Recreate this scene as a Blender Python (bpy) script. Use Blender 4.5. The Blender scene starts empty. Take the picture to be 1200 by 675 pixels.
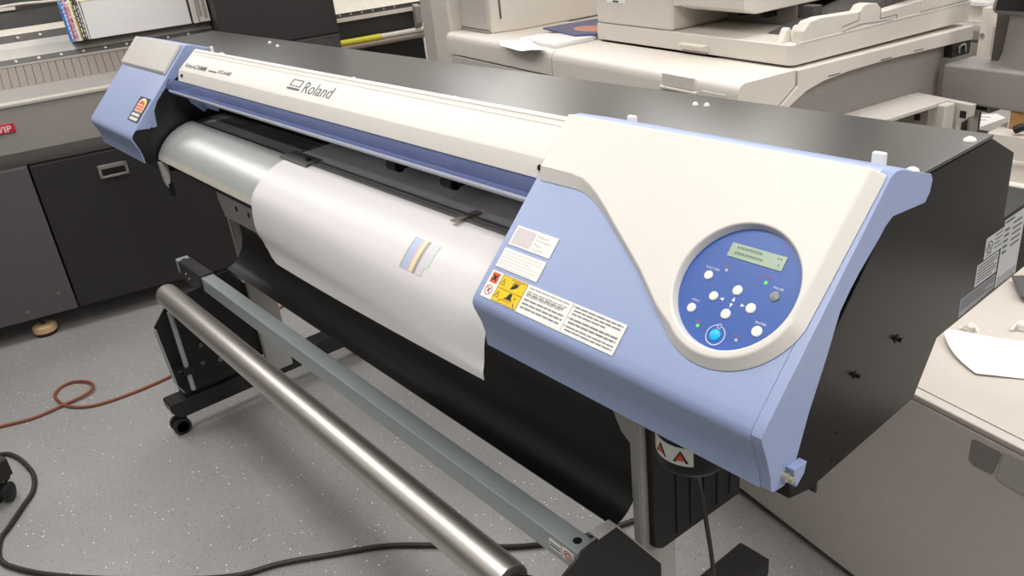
import bpy, bmesh, math, random
from mathutils import Matrix, Vector
random.seed(7)
SC = bpy.context.scene
COL = SC.collection
PI = math.pi

# ------------------------------------------------------------------ materials
def s2l(c):
    return tuple((v / 12.92 if v <= .04045 else ((v + .055) / 1.055) ** 2.4) for v in [x / 255 for x in c])

def mat(name, rgb, rough=.5, metal=0, noise=.04, nscale=40, bump=0, bscale=200, emit=0, spec=.5, coat=0):
    m = bpy.data.materials.new(name); m.use_nodes = True
    nt = m.node_tree; b = nt.nodes['Principled BSDF']
    b.inputs['Roughness'].default_value = rough
    b.inputs['Metallic'].default_value = metal
    b.inputs['Specular IOR Level'].default_value = spec
    b.inputs['Coat Weight'].default_value = coat; b.inputs['Coat Roughness'].default_value = .2
    c = (*s2l(rgb), 1)
    tc = nt.nodes.new('ShaderNodeTexCoord')
    n = nt.nodes.new('ShaderNodeTexNoise'); n.inputs['Scale'].default_value = nscale; n.inputs['Detail'].default_value = 3
    nt.links.new(tc.outputs['Object'], n.inputs['Vector'])
    r = nt.nodes.new('ShaderNodeValToRGB')
    r.color_ramp.elements[0].position = .3; r.color_ramp.elements[1].position = .7
    r.color_ramp.elements[0].color = (*[max(0, v * (1 - noise)) for v in c[:3]], 1)
    r.color_ramp.elements[1].color = (*[min(1, v * (1 + noise)) for v in c[:3]], 1)
    nt.links.new(n.outputs['Fac'], r.inputs['Fac'])
    nt.links.new(r.outputs['Color'], b.inputs['Base Color'])
    if bump:
        n2 = nt.nodes.new('ShaderNodeTexNoise'); n2.inputs['Scale'].default_value = bscale; n2.inputs['Detail'].default_value = 2
        nt.links.new(tc.outputs['Object'], n2.inputs['Vector'])
        bp = nt.nodes.new('ShaderNodeBump'); bp.inputs['Strength'].default_value = bump; bp.inputs['Distance'].default_value = .001
        nt.links.new(n2.outputs['Fac'], bp.inputs['Height']); nt.links.new(bp.outputs['Normal'], b.inputs['Normal'])
    if emit:
        b.inputs['Emission Color'].default_value = c; b.inputs['Emission Strength'].default_value = emit
    return m

def floor_mat():
    m = bpy.data.materials.new('speckled_epoxy'); m.use_nodes = True
    nt = m.node_tree; b = nt.nodes['Principled BSDF']; N = nt.nodes.new; L = nt.links.new
    tc = N('ShaderNodeTexCoord')
    ns = N('ShaderNodeTexNoise'); ns.inputs['Scale'].default_value = 2.2; ns.inputs['Detail'].default_value = 5
    L(tc.outputs['Object'], ns.inputs['Vector'])
    cr = N('ShaderNodeValToRGB'); cr.color_ramp.elements[0].position = .3; cr.color_ramp.elements[1].position = .75
    cr.color_ramp.elements[0].color = (*s2l((150, 148, 147)), 1); cr.color_ramp.elements[1].color = (*s2l((164, 162, 160)), 1)
    L(ns.outputs['Fac'], cr.inputs['Fac'])
    def flakes(scale, thr, lo, src, col, amount):
        v = N('ShaderNodeTexVoronoi'); v.inputs['Scale'].default_value = scale
        L(tc.outputs['Object'], v.inputs['Vector'])
        d = N('ShaderNodeMath'); d.operation = 'LESS_THAN'; d.inputs[1].default_value = thr; L(v.outputs['Distance'], d.inputs[0])
        sep = N('ShaderNodeSeparateColor'); L(v.outputs['Color'], sep.inputs[0])
        k = N('ShaderNodeMath'); k.operation = 'GREATER_THAN'; k.inputs[1].default_value = lo; L(sep.outputs[0], k.inputs[0])
        a = N('ShaderNodeMath'); a.operation = 'MULTIPLY'; L(d.outputs[0], a.inputs[0]); L(k.outputs[0], a.inputs[1])
        a2 = N('ShaderNodeMath'); a2.operation = 'MULTIPLY'; L(a.outputs[0], a2.inputs[0]); a2.inputs[1].default_value = amount
        mx = N('ShaderNodeMixRGB'); L(a2.outputs[0], mx.inputs[0]); L(src, mx.inputs[1]); mx.inputs[2].default_value = (*s2l(col), 1)
        return mx.outputs[0]
    o = flakes(170, .30, .62, cr.outputs[0], (112, 110, 110), .6)
    o = flakes(150, .28, .78, o, (190, 184, 176), .6)
    o = flakes(130, .25, .90, o, (78, 75, 73), .75)
    o = flakes(140, .25, .88, o, (184, 160, 142), .5)
    o = flakes(80, .20, .90, o, (250, 248, 240), .95)
    L(o, b.inputs['Base Color'])
    b.inputs['Roughness'].default_value = .38
    n2 = N('ShaderNodeTexNoise'); n2.inputs['Scale'].default_value = 160; L(tc.outputs['Object'], n2.inputs['Vector'])
    bp = N('ShaderNodeBump'); bp.inputs['Strength'].default_value = .15; bp.inputs['Distance'].default_value = .001
    L(n2.outputs['Fac'], bp.inputs['Height']); L(bp.outputs['Normal'], b.inputs['Normal'])
    return m

def dots_mat(name, rgb, dot, sx, sy, rad, metal, rough):
    """metal plate with a regular grid of punched holes"""
    m = bpy.data.materials.new(name); m.use_nodes = True
    nt = m.node_tree; b = nt.nodes['Principled BSDF']; N = nt.nodes.new; L = nt.links.new
    tc = N('ShaderNodeTexCoord'); mp = N('ShaderNodeMapping'); mp.inputs['Scale'].default_value = (sx, sy, 0)
    L(tc.outputs['Object'], mp.inputs['Vector'])
    fr = N('ShaderNodeVectorMath'); fr.operation = 'FRACTION'; L(mp.outputs[0], fr.inputs[0])
    ds = N('ShaderNodeVectorMath'); ds.operation = 'DISTANCE'; ds.inputs[1].default_value = (.5, .5, 0); L(fr.outputs[0], ds.inputs[0])
    lt = N('ShaderNodeMath'); lt.operation = 'LESS_THAN'; lt.inputs[1].default_value = rad; L(ds.outputs['Value'], lt.inputs[0])
    mx = N('ShaderNodeMixRGB'); mx.inputs[1].default_value = (*s2l(rgb), 1); mx.inputs[2].default_value = (*s2l(dot), 1); L(lt.outputs[0], mx.inputs[0])
    L(mx.outputs[0], b.inputs['Base Color']); b.inputs['Metallic'].default_value = metal; b.inputs['Roughness'].default_value = rough
    return m

def brushed(name, rgb, rough=.35, axis=0):
    m = bpy.data.materials.new(name); m.use_nodes = True
    nt = m.node_tree; b = nt.nodes['Principled BSDF']; N = nt.nodes.new; L = nt.links.new
    tc = N('ShaderNodeTexCoord'); mp = N('ShaderNodeMapping')
    sc = [260, 260, 260]; sc[axis] = 1.5; mp.inputs['Scale'].default_value = sc
    L(tc.outputs['Object'], mp.inputs['Vector'])
    n = N('ShaderNodeTexNoise'); n.inputs['Scale'].default_value = 1; n.inputs['Detail'].default_value = 3; L(mp.outputs[0], n.inputs['Vector'])
    cr = N('ShaderNodeValToRGB'); c = s2l(rgb)
    cr.color_ramp.elements[0].color = (*[v * .88 for v in c], 1); cr.color_ramp.elements[1].color = (*[min(1, v * 1.1) for v in c], 1)
    L(n.outputs['Fac'], cr.inputs['Fac']); L(cr.outputs[0], b.inputs['Base Color'])
    b.inputs['Metallic'].default_value = 1; b.inputs['Roughness'].default_value = rough
    return m

M = dict(
    white=mat('ivory_white_plastic', (228, 223, 215), .42, bump=.06, bscale=900, noise=.008),
    whiteface=mat('ivory_white_plastic_smooth', (228, 223, 216), .45, noise=.008),
    blue=mat('periwinkle_blue_plastic', (155, 170, 208), .36, bump=.35, bscale=700, noise=.012),
    visor=mat('translucent_blue_visor', (124, 138, 188), .5, noise=.03, spec=.3),
    visorlip=mat('pale_grey_visor_lip', (176, 180, 196), .35),
    black=mat('black_painted_steel', (30, 29, 30), .36, noise=.1, bump=.2, bscale=1200),
    blackgloss=mat('semi_gloss_black_steel', (15, 14, 15), .27, noise=.1, spec=.16),
    blacktop=mat('satin_black_top', (50, 48, 46), .30, noise=.05, spec=.8, coat=.25),
    dark=mat('dark_black_plastic', (18, 18, 19), .45),
    silver=mat('satin_silver_plastic', (202, 198, 192), .35, noise=.03),
    panelblue=mat('royal_blue_overlay', (52, 92, 172), .38, noise=.02),
    ring=mat('recess_grey_plastic', (178, 176, 176), .5),
    lcd=mat('lcd_green_glass', (150, 172, 146), .25, emit=.12),
    lcdink=mat('lcd_dark_segments', (96, 120, 100), .4),
    button=mat('white_rubber_button', (246, 241, 233), .4),
    pause=mat('grey_speckled_button', (140, 144, 146), .45, noise=.4, nscale=500),
    led_green=mat('lit_green_led', (90, 230, 70), .4, emit=1.2),
    led_off=mat('unlit_led', (178, 190, 210), .4),
    power=mat('lit_cyan_power_button', (20, 175, 235), .3, emit=.55),
    text_white=mat('white_print', (226, 232, 244), .5),
    text_orange=mat('orange_print', (176, 112, 110), .5),
    ink=mat('dark_grey_print', (62, 62, 68), .5),
    inkfaint=mat('faint_grey_print', (176, 170, 164), .5),
    inkpale=mat('pale_tan_print', (212, 205, 194), .5),
    inkmid=mat('mid_grey_print', (132, 134, 138), .5),
    label=mat('white_sticker', (246, 244, 238), .45, noise=.01),
    labelgrey=mat('silver_grey_sticker', (186, 188, 190), .45, noise=.02),
    labeldark=mat('mid_grey_sticker', (136, 138, 144), .45, noise=.02),
    fade=mat('faded_print_patch', (214, 206, 208), .5, noise=.12, nscale=300),
    yellow=mat('warning_yellow', (247, 203, 20), .5),
    orange=mat('hazard_orange', (226, 96, 50), .5),
    red=mat('warning_red', (196, 60, 62), .5),
    inkblack=mat('black_print', (20, 20, 20), .5),
    paper=mat('white_media', (232, 228, 228), .42, noise=.01),
    paper2=mat('plain_white_paper', (232, 229, 229), .65, noise=.015),
    apron=mat('satin_pale_apron', (196, 199, 197), .36, metal=.45, noise=.03),
    apronlip=mat('beige_grey_lip', (198, 192, 182), .4),
    platen=dots_mat('perforated_platen', (196, 198, 196), (40, 40, 40), 110, 110, .28, .2, .42),
    platenplain=brushed('dark_platen_metal', (128, 130, 128), .42),
    clamp=mat('grey_clamp_steel', (122, 124, 122), .45, metal=.3),
    roller=brushed('satin_steel_tube', (214, 210, 204), .42),
    bar=mat('grey_green_painted_bar', (168, 177, 177), .42, metal=.3, noise=.03),
    stand=mat('light_grey_stand_steel', (176, 174, 170), .5, noise=.03),
    guide=mat('black_media_guide', (30, 29, 30), .42),
    rubber=mat('black_rubber', (24, 24, 25), .6),
    wheel=mat('caster_wheel', (36, 34, 34), .5),
    wheelgrey=mat('caster_hub_grey', (120, 114, 110), .5),
    brass=mat('brass_screw', (206, 200, 170), .3, metal=.7),
    capwhite=mat('white_cap', (236, 232, 224), .5),
    cabgrey=mat('warm_grey_cabinet', (152, 147, 142), .55, noise=.02),
    cabgrey2=mat('darker_warm_grey', (128, 126, 122), .55, noise=.02),
    cabdoor=mat('charcoal_door', (42, 39, 40), .5, noise=.05),
    cableft=mat('slate_grey_door', (88, 86, 87), .5, noise=.04),
    cabstrip=mat('pale_grey_strip', (186, 180, 172), .4),
    fins=mat('brown_grey_cover', (136, 126, 118), .55),
    railsilver=mat('silver_rail', (206, 202, 196), .35, metal=.25),
    raildark=mat('dark_rail', (84, 80, 76), .45),
    charcoal=mat('charcoal_cover', (66, 65, 64), .5),
    cream=mat('cream_rail', (226, 218, 206), .5),
    yellowtube=mat('yellow_strip', (226, 214, 60), .45),
    brown=mat('brown_grey_bar', (148, 132, 122), .4),
    copier=mat('copier_beige', (219, 212, 203), .5, noise=.015),
    copier2=mat('copier_grey_beige', (196, 190, 183), .5, noise=.02),
    copgrey=mat('copier_mid_grey', (150, 144, 139), .55, noise=.03),
    copdark=mat('copier_dark_tray', (84, 80, 77), .5),
    coplight=mat('copier_light', (232, 226, 216), .45),
    deck=mat('feeder_grey_beige', (222, 213, 205), .42, noise=.02),
    decktop=mat('feeder_top_beige', (206, 199, 190), .5, noise=.02),
    arm=mat('console_grey', (146, 139, 136), .5, noise=.02),
    screen=mat('black_screen', (10, 10, 11), .15),
    cardboard=mat('cardboard', (180, 136, 84), .75, noise=.08),
    booklet=mat('navy_booklet', (74, 82, 128), .35),
    bookletimg=mat('salmon_print', (206, 140, 124), .4),
    lav=mat('dark_grey_tray', (92, 88, 94), .3),
    steel=mat('steel_screw', (190, 188, 180), .3, metal=.8),
    cord=mat('rust_orange_cord', (136, 74, 52), .5),
    blackcord=mat('dark_cord', (44, 42, 41), .5),
    wood=mat('pale_wood_foot', (214, 178, 136), .6),
    wall=mat('off_white_wall', (226, 222, 216), .8),
    walldark=mat('dark_grey_wall', (58, 57, 58), .7),
    wallgrey=mat('grey_painted_wall', (120, 117, 114), .8),
    ceil=mat('white_ceiling', (236, 234, 230), .9),
    badge=mat('crimson_badge', (190, 48, 66), .35),
    badgetext=mat('pink_white_print', (244, 208, 206), .4),
)

nt = M['visor'].node_tree; N_ = nt.nodes; out_ = [n for n in N_ if n.type == 'OUTPUT_MATERIAL'][0]
mx_ = N_.new('ShaderNodeMixShader'); tr_ = N_.new('ShaderNodeBsdfTransparent'); tr_.inputs[0].default_value = (.88, .91, 1, 1); mx_.inputs[0].default_value = .62
nt.links.new(N_['Principled BSDF'].outputs[0], mx_.inputs[1]); nt.links.new(tr_.outputs[0], mx_.inputs[2]); nt.links.new(mx_.outputs[0], out_.inputs['Surface'])

# ------------------------------------------------------------------ geometry helpers
WLOC = {}     # world location of every object that can be a parent

class G:
    def __init__(s, F=None):
        s.bm = bmesh.new(); s.F = F or Matrix.Identity(4)
    def _v(s, p, Mx=None):
        p = Vector(p)
        if Mx is not None: p = Mx @ p
        return s.bm.verts.new(s.F @ p)
    def _f(s, vs):
        try: return s.bm.faces.new(vs)
        except ValueError: return None
    def box(s, x0, x1, y0, y1, z0, z1):
        v = [s._v(p) for p in ((x0,y0,z0),(x1,y0,z0),(x1,y1,z0),(x0,y1,z0),(x0,y0,z1),(x1,y0,z1),(x1,y1,z1),(x0,y1,z1))]
        for f in ((0,3,2,1),(4,5,6,7),(0,1,5,4),(1,2,6,5),(2,3,7,6),(3,0,4,7)): s._f([v[i] for i in f])
        return s
    def plate(s, Mx, pts, h0, h1):
        a = [s._v((p[0], p[1], h0), Mx) for p in pts]; b = [s._v((p[0], p[1], h1), Mx) for p in pts]
        n = len(pts); s._f(a[::-1]); s._f(b)
        for i in range(n): s._f([a[i], a[(i+1) % n], b[(i+1) % n], b[i]])
        return s
    def loft(s, rings, closed=True, caps=True):
        R = [[s._v(p) for p in r] for r in rings]
        for a, b in zip(R, R[1:]):
            n = len(a)
            for i in range(n if closed else n - 1): s._f([a[i], a[(i+1) % n], b[(i+1) % n], b[i]])
        if caps and closed: s._f(R[0][::-1]); s._f(R[-1])
        return s
    def cyl(s, p0, p1, r0, r1=None, seg=24, caps=True):
        if r1 is None: r1 = r0
        p0, p1 = Vector(p0), Vector(p1); ax = (p1 - p0).normalized()
        u = ax.orthogonal().normalized(); w = ax.cross(u)
        rr = [[p + (u * math.cos(2*PI*i/seg) + w * math.sin(2*PI*i/seg)) * r for i in range(seg)] for p, r in ((p0, r0), (p1, r1))]
        return s.loft(rr, True, caps)
    def lathe(s, p0, axis, prof, seg=24):
        p0 = Vector(p0); ax = Vector(axis).normalized(); u = ax.orthogonal().normalized(); w = ax.cross(u)
        rr = [[p0 + ax * h + (u * math.cos(2*PI*i/seg) + w * math.sin(2*PI*i/seg)) * max(r, 1e-5) for i in range(seg)] for r, h in prof]
        return s.loft(rr)
    def tube(s, pts, r, seg=10, sub=6):
        P = [Vector(p) for p in pts]; Q = []
        for i in range(len(P) - 1):      # catmull-rom
            a, b, c, d = P[max(i-1, 0)], P[i], P[i+1], P[min(i+2, len(P)-1)]
            for k in range(sub):
                t = k / sub
                Q.append(.5 * ((2*b) + (c-a)*t + (2*a-5*b+4*c-d)*t*t + (3*b-a-3*c+d)*t**3))
        Q.append(P[-1])
        rings = []; u = None
        for i, q in enumerate(Q):
            d = (Q[min(i+1, len(Q)-1)] - Q[max(i-1, 0)]).normalized()
            if u is None: u = d.orthogonal().normalized()
            u = (u - d * u.dot(d)).normalized(); w = d.cross(u)
            rings.append([q + (u * math.cos(2*PI*k/seg) + w * math.sin(2*PI*k/seg)) * r for k in range(seg)])
        return s.loft(rings)
    def sheet(s, grid, th):
        """grid[i][j] points -> thin solid sheet"""
        ni, nj = len(grid), len(grid[0])
        P = [[Vector(p) for p in r] for r in grid]
        def nrm(i, j):
            a = P[min(i+1, ni-1)][j] - P[max(i-1, 0)][j]; b = P[i][min(j+1, nj-1)] - P[i][max(j-1, 0)]
            return a.cross(b).normalized()
        A = [[s._v(P[i][j] + nrm(i, j) * th / 2) for j in range(nj)] for i in range(ni)]
        B = [[s._v(P[i][j] - nrm(i, j) * th / 2) for j in range(nj)] for i in range(ni)]
        for i in range(ni-1):
            for j in range(nj-1):
                s._f([A[i][j], A[i+1][j], A[i+1][j+1], A[i][j+1]]); s._f([B[i][j], B[i][j+1], B[i+1][j+1], B[i+1][j]])
        edge = [(i, 0) for i in range(ni)] + [(ni-1, j) for j in range(1, nj)] + [(i, nj-1) for i in range(ni-2, -1, -1)] + [(0, j) for j in range(nj-2, 0, -1)]
        for (a, b), (c, d) in zip(edge, edge[1:] + edge[:1]):
            s._f([A[a][b], A[c][d], B[c][d], B[a][b]])
        return s
    def add(s, me, Mx):
        vs = [s._v(v.co, Mx) for v in me.vertices]
        for p in me.polygons: s._f([vs[i] for i in p.vertices])
        return s
    def build(s, name, m, parent=None, bevel=0, ang=32, seg=2):
        bmesh.ops.recalc_face_normals(s.bm, faces=s.bm.faces)
        me = bpy.data.meshes.new(name); s.bm.to_mesh(me); s.bm.free()
        xs = [v.co for v in me.vertices]
        lo = Vector([min(c[i] for c in xs) for i in range(3)]); hi = Vector([max(c[i] for c in xs) for i in range(3)])
        o = (lo + hi) / 2
        if parent is None: o.z = lo.z
        me.transform(Matrix.Translation(-o))
        me.shade_smooth(); me.set_sharp_from_angle(angle=math.radians(ang))
        ob = bpy.data.objects.new(name, me); COL.objects.link(ob)
        me.materials.append(m)
        if parent is not None:
            ob.parent = parent; ob.location = o - WLOC[parent.name]
        else: ob.location = o
        WLOC[ob.name] = o
        if bevel:
            bv = ob.modifiers.new('edge', 'BEVEL'); bv.width = bevel; bv.segments = seg; bv.limit_method = 'ANGLE'; bv.angle_limit = math.radians(35)
            bv.harden_normals = True
        return ob

def root(name, loc, label, cat, group=None):
    o = bpy.data.objects.new(name, None); COL.objects.link(o); o.location = loc; o.empty_display_size = .1
    WLOC[o.name] = Vector(loc); o['label'] = label; o['category'] = cat
    if group: o['group'] = group
    return o
def tag(o, label, cat, group=None):
    o['label'] = label; o['category'] = cat
    if group: o['group'] = group
    return o
def struct(o):
    o['kind'] = 'structure'; return o
def lab(o, s): o['label'] = s; return o

def axes(o, x, y, z):
    return Matrix(((x[0], y[0], z[0], o[0]), (x[1], y[1], z[1], o[1]), (x[2], y[2], z[2], o[2]), (0, 0, 0, 1)))
MX = axes((0,0,0), (0,1,0), (0,0,1), (1,0,0))          # profile (y,z) swept along x
MY = axes((0,0,0), (1,0,0), (0,0,1), (0,-1,0))         # outline (x,z), swept towards -y
MZ = Matrix.Identity(4)

def text_mesh(body, shear=0, bold=0):
    cu = bpy.data.curves.new('lettering', 'FONT'); cu.body = body; cu.size = 1; cu.shear = shear; cu.offset = bold; cu.resolution_u = 3
    ob = bpy.data.objects.new('lettering', cu); COL.objects.link(ob)
    me = bpy.data.meshes.new_from_object(ob.evaluated_get(bpy.context.evaluated_depsgraph_get()))
    bpy.data.objects.remove(ob); bpy.data.curves.remove(cu)
    return me
def put_text(g, Mx, body, x, y, w, h, hz, shear=0, bold=0):
    """letters fitted into width w, height h with lower-left corner x, y on plane Mx, lifted by hz"""
    me = text_mesh(body, shear, bold)
    xs = [v.co.x for v in me.vertices]; ys = [v.co.y for v in me.vertices]
    sx = w / (max(xs) - min(xs)); sy = h / (max(ys) - min(ys))
    g.add(me, Mx @ Matrix.Translation((x - min(xs)*sx, y - min(ys)*sy, hz)) @ Matrix.Diagonal((sx, sy, 1, 1)))
    bpy.data.meshes.remove(me)
def rect(x0, y0, x1, y1): return [(x0, y0), (x1, y0), (x1, y1), (x0, y1)]
def disc(cx, cy, r, n=32): return [(cx + r*math.cos(2*PI*i/n), cy + r*math.sin(2*PI*i/n)) for i in range(n)]
def bars(g, Mx, x0, x1, ytop, pitch, th, n, hz, seed, dash=(.006, .016), gap=.002, short=.7):
    """lines of illegibly small print"""
    rr = random.Random(seed)
    for k in range(n):
        x = x0; end = x0 + (x1 - x0) * (1 if k % 3 != 2 else rr.uniform(short, 1)); y = ytop - k * pitch
        while x < end:
            l = min(rr.uniform(*dash), end - x)
            if l > .001: g.plate(Mx, rect(x, y - th, x + l, y), hz, hz + .0002)
            x += l + gap
    return g

# ------------------------------------------------------------------ the setting
g = G(); g.box(-7, 4.5, -4, 6, -.1, 0); struct(g.build('floor', floor_mat()))
g = G(); g.box(-7, 4.5, -4, 6, 2.9, 3.0); struct(g.build('ceiling', M['ceil']))
g = G(); g.box(-7, 4.5, 6, 6.1, 0, 2.9); struct(g.build('wall_back', M['wall']))
g = G(); g.box(-7.1, -7, -4, 6, 0, 2.9); struct(g.build('wall_left', M['wall']))
g = G(); g.box(4.5, 4.6, -4, 6, 0, 2.9); struct(g.build('wall_right', M['walldark']))
g = G(); g.box(-7, 4.5, -4.1, -4, 0, 2.9); struct(g.build('wall_front', M['walldark']))

# ------------------------------------------------------------------ the large-format printer
PR = root('large_format_printer', (-1.28, .28, 0), 'long blue, ivory and black large-format inkjet printer on a stand', 'printer')

N0 = Vector((0, .006, 1.083)); T = Vector((0, .7054, .7088)); NN = Vector((0, -.7088, .7054))
MH = axes(N0, (1, 0, 0), T, NN)                        # the 45 degree front slope: x along the machine, b up the slope, h outwards

# black chassis
rightblk = [(.06,.958),(.05,1.06),(.215,1.235),(.232,1.268),(.466,1.268),(.535,1.233),(.537,1.142),(.66,1.142),(.66,1.033),(.382,1.025),(.335,.955),(.10,.947)]
midblk = [(.245,1.268),(.466,1.268),(.535,1.233),(.537,1.142),(.66,1.142),(.66,1.033),(.382,1.025),(.335,.955),(.09,.955),(.09,1.0),(.175,1.076),(.30,1.08),(.30,1.2),(.245,1.21)]
g = G(); g.plate(MX, midblk, -2.13, -.498); g.build('chassis', M['black'], PR)
g = G(); g.plate(MX, rightblk, -.498, 0); sp = lab(g.build('end_panel', M['blackgloss'], PR, .0015), 'black steel end panel beside the control hood')
g = G(); g.plate(MX, rightblk, -2.553, -2.13); g.build('end_panel', M['black'], PR, .0015)
g = G(); g.plate(MX, [(.235,1.269),(.466,1.269),(.466,1.274),(.235,1.274)], -2.555, -.001); g.build('top_cover', M['blacktop'], PR, .001)
# notch at the lower edge of the end panel
g = G(); g.box(-.06, -.003, .118, .122, .93, .99); g.box(-.06, -.003, .10, .122, .945, .95); g.build('bracket', M['dark'], PR)
for (y, z, r) in ((.181,1.064,.0034),(.272,1.072,.0040)):
    g = G(); g.lathe((-.002, y, z), (1,0,0), [(r*1.5,0),(r*1.5,.003),(r*.8,.0035),(r*.8,.009),(0,.009)], 12); g.build('knob', M['dark'], sp)
for (y, z) in ((.375,1.25),(.444,1.249),(.15,1.0),(.143,.965)):
    g = G(); g.cyl((-.002,y,z),(0,y,z),.0025,seg=10); g.build('screw', M['dark'], sp)

# control hood
hoodprof = [(.306,1.268),(.29,1.276),(.236,1.294),(.222,1.2955),(.213,1.2908),(.013,1.0898),(.0035,1.0800),(0,1.072),(.002,1.062),(.012,1.035),(.016,1.016),(.017,.994),(.030,.994),(.030,1.02),(.016,1.064),(.018,1.072),(.222,1.276),(.235,1.272)]
g = G(); g.plate(MX, hoodprof, -.49, -.0109)
hood = lab(g.build('control_hood', M['blue'], PR, .0008, ang=40), 'periwinkle blue sloping hood over the carriage end')
hside = [(.236,1.2942),(.304,1.270),(.309,1.262),(.306,1.248),(.297,1.238),(.226,1.244),(.212,1.237),(.20,1.226),(.166,1.200),(.150,1.185),(.133,1.166),(.112,1.118),(.085,1.063),(.066,1.014),(.045,.988),(.026,.990),(.020,.994),(.017,1.016),(.010,1.040),(.001,1.066),(0,1.073),(.0035,1.0802),(.013,1.0900),(.213,1.2910),(.222,1.2957)]
g = G(); g.plate(MX, hside, -.0108, .003); lab(g.build('hood_side', M['blue'], hood, .0008), 'blue side flange of the hood')
g = G(); g.plate(MX, [(.045,1.014),(.070,1.012),(.066,.998),(.054,.988),(.050,.988)], .003, .013); lt = g.build('latch', M['blue'], hood, .001)
g = G(); g.lathe((.003,.042,1.003),(1,0,0),[(.0055,0),(.0055,.006),(.004,.007),(.004,.012),(0,.012)],16); g.build('screw', M['brass'], lt)

# white raised cover on the hood (top outline / foot outline on the slope)
cx0, cb0 = -.100, .129
top = [(-.4805,.2955),(-.38,.2955),(cx0,.2955),(-.0150,.2950),(-.0146,.2900),(-.0145,.2855),(-.0155,.24),(-.0165,.20),(-.0175,.16),(-.019,.118)]
def arc(r, a0, a1, n, cx=cx0, cb=cb0): return [(cx + r*math.cos(math.radians(a0+(a1-a0)*i/n)), cb + r*math.sin(math.radians(a0+(a1-a0)*i/n))) for i in range(n+1)]
ring = arc(.085, -12, -128, 22)
left = [(-.183,.078),(-.2301,.1125),(-.2693,.1370),(-.3061,.1600),(-.33,.1755),(-.352,.1885),(-.372,.1985),(-.392,.2055),(-.412,.2085),(-.4815,.2085)]
topo = top + ring + left
foot = []
for i, p in enumerate(topo):
    x, b = p
    if i < 3: foot.append((x, b + .002))
    elif i < len(top): foot.append((x + .013, b + (.001 if i < 6 else 0)))
    elif i < len(top) + len(ring):
        dx, db = x - cx0, b - cb0; k = (math.hypot(dx, db) + .011) / math.hypot(dx, db); foot.append((cx0 + dx*k, cb0 + db*k))
    else:
        t = (i - len(top) - len(ring)) / (len(left) - 1)
        foot.append((x, b - .008 - .010 * max(0, (t - .3) / .7)))
HT = .013
def hw(p, h): return MH @ Vector((p[0], p[1], h))
g = G(); bm = g.bm
def circ(r, h, n=64): return [bm.verts.new(hw((cx0 + r*math.cos(2*PI*i/n), cb0 + r*math.sin(2*PI*i/n)), h)) for i in range(n)]
A = [bm.verts.new(hw(p, HT)) for p in topo]; B = [bm.verts.new(hw(p, .001)) for p in foot]
n = len(A)
for i in range(n): bm.faces.new([A[i], A[(i+1)%n], B[(i+1)%n], B[i]])
C1 = circ(.0765, HT); C2 = circ(.0735, .002)
for i in range(64): bm.faces.new([C1[i], C1[(i+1)%64], C2[(i+1)%64], C2[i]])
ib = min(range(len(top), len(top) + len(ring)), key=lambda k: abs(topo[k][0] - cx0))
bm.faces.new(A[2:ib+1] + [C1[k % 64] for k in range(48, 81)])                  # right half: outline, then the hole from its bottom to its top
bm.faces.new(A[ib:] + A[:3] + [C1[k] for k in range(16, 49)])                  # left half
cov = lab(g.build('hood_cover', M['white'], hood, .0022, ang=25), 'ivory raised cover with a round recess')
# panel
g = G(); g.plate(MH, disc(cx0, cb0, .0745, 64), .0008, .0025); pan = lab(g.build('control_panel', M['panelblue'], hood), 'round blue control panel')
g = G(); g.plate(MH, rect(-.1325,.1620,-.0605,.1795), .0025, .0036); lcd = g.build('display', M['lcd'], pan, .0003)
g = G(); rr = random.Random(3)
for row, y in ((0,.1735),(1,.1665)):
    x = -.124
    while x < (-.092 if row == 0 else -.088):
        g.plate(MH, rect(x, y, x + .0022, y + .0032), .0036, .0038); x += .0034
for x, y in ((-.0705,.1735),(-.0672,.1735),(-.0672,.1662)): g.plate(MH, rect(x, y, x+.0016, y+.003), .0036, .0038)
g.build('display_text', M['lcdink'], lcd)
P2 = .0025
for nm, x, b, r, mm in (('button',-.1422,.1336,.0056,'button'),('button',-.1231,.1123,.0056,'button'),('button',-.0985,.1272,.0060,'button'),('button',-.0734,.1128,.0060,'button'),
                        ('button',-.0985,.0975,.0060,'button'),('button',-.1427,.0910,.0056,'button'),('button',-.0543,.0911,.0062,'button'),('power_button',-.0985,.0713,.0066,'power'),('pause_button',-.0540,.1338,.0058,'pause')):
    g = G(); c = hw((x, b), P2); g.lathe(c, NN, [(r,0),(r,.0012),(r*.85,.002),(r*.4,.0024),(0,.0025)], 20)
    o = g.build(nm, M[mm], pan)
    if nm != 'button': o['label'] = 'glowing cyan power button' if nm[1] == 'o' and nm[0] == 'p' and nm[2] == 'w' else 'grey speckled pause button'
for x, b, mm in ((-.1237,.1457,'led_off'),(-.0712,.1452,'led_green'),(-.1245,.0740,'led_green'),(-.0722,.0743,'led_off')):
    g = G(); g.plate(MH, rect(x-.0017, b-.0017, x+.0017, b+.0017), P2, P2+.0006); lab(g.build('indicator_light', M[mm], pan), 'lit green indicator' if mm == 'led_green' else 'unlit grey indicator')
g = G()
for s_, x, b, w in (('FUNCTION',-.1415,.1428,.0185),('PAUSE',-.0540,.1432,.0125),('MENU',-.1423,.1010,.0105),('ENTER',-.0543,.1006,.0135)):
    g = G(); put_text(g, MH, s_, x - w/2, b - .0012, w, .0026, P2+.0003); g.build('button_lettering', M['text_white'], pan)
g = G()
def tri(x, b, dx, db, r=.0026):
    px, pb = -db, dx; g = G()
    g.plate(MH, [(x+dx*r, b+db*r), (x-dx*r+px*r*.8, b-db*r+pb*r*.8), (x-dx*r-px*r*.8, b-db*r-pb*r*.8)], P2, P2+.0003); g.build('arrow_mark', M['text_white'], pan)
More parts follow.
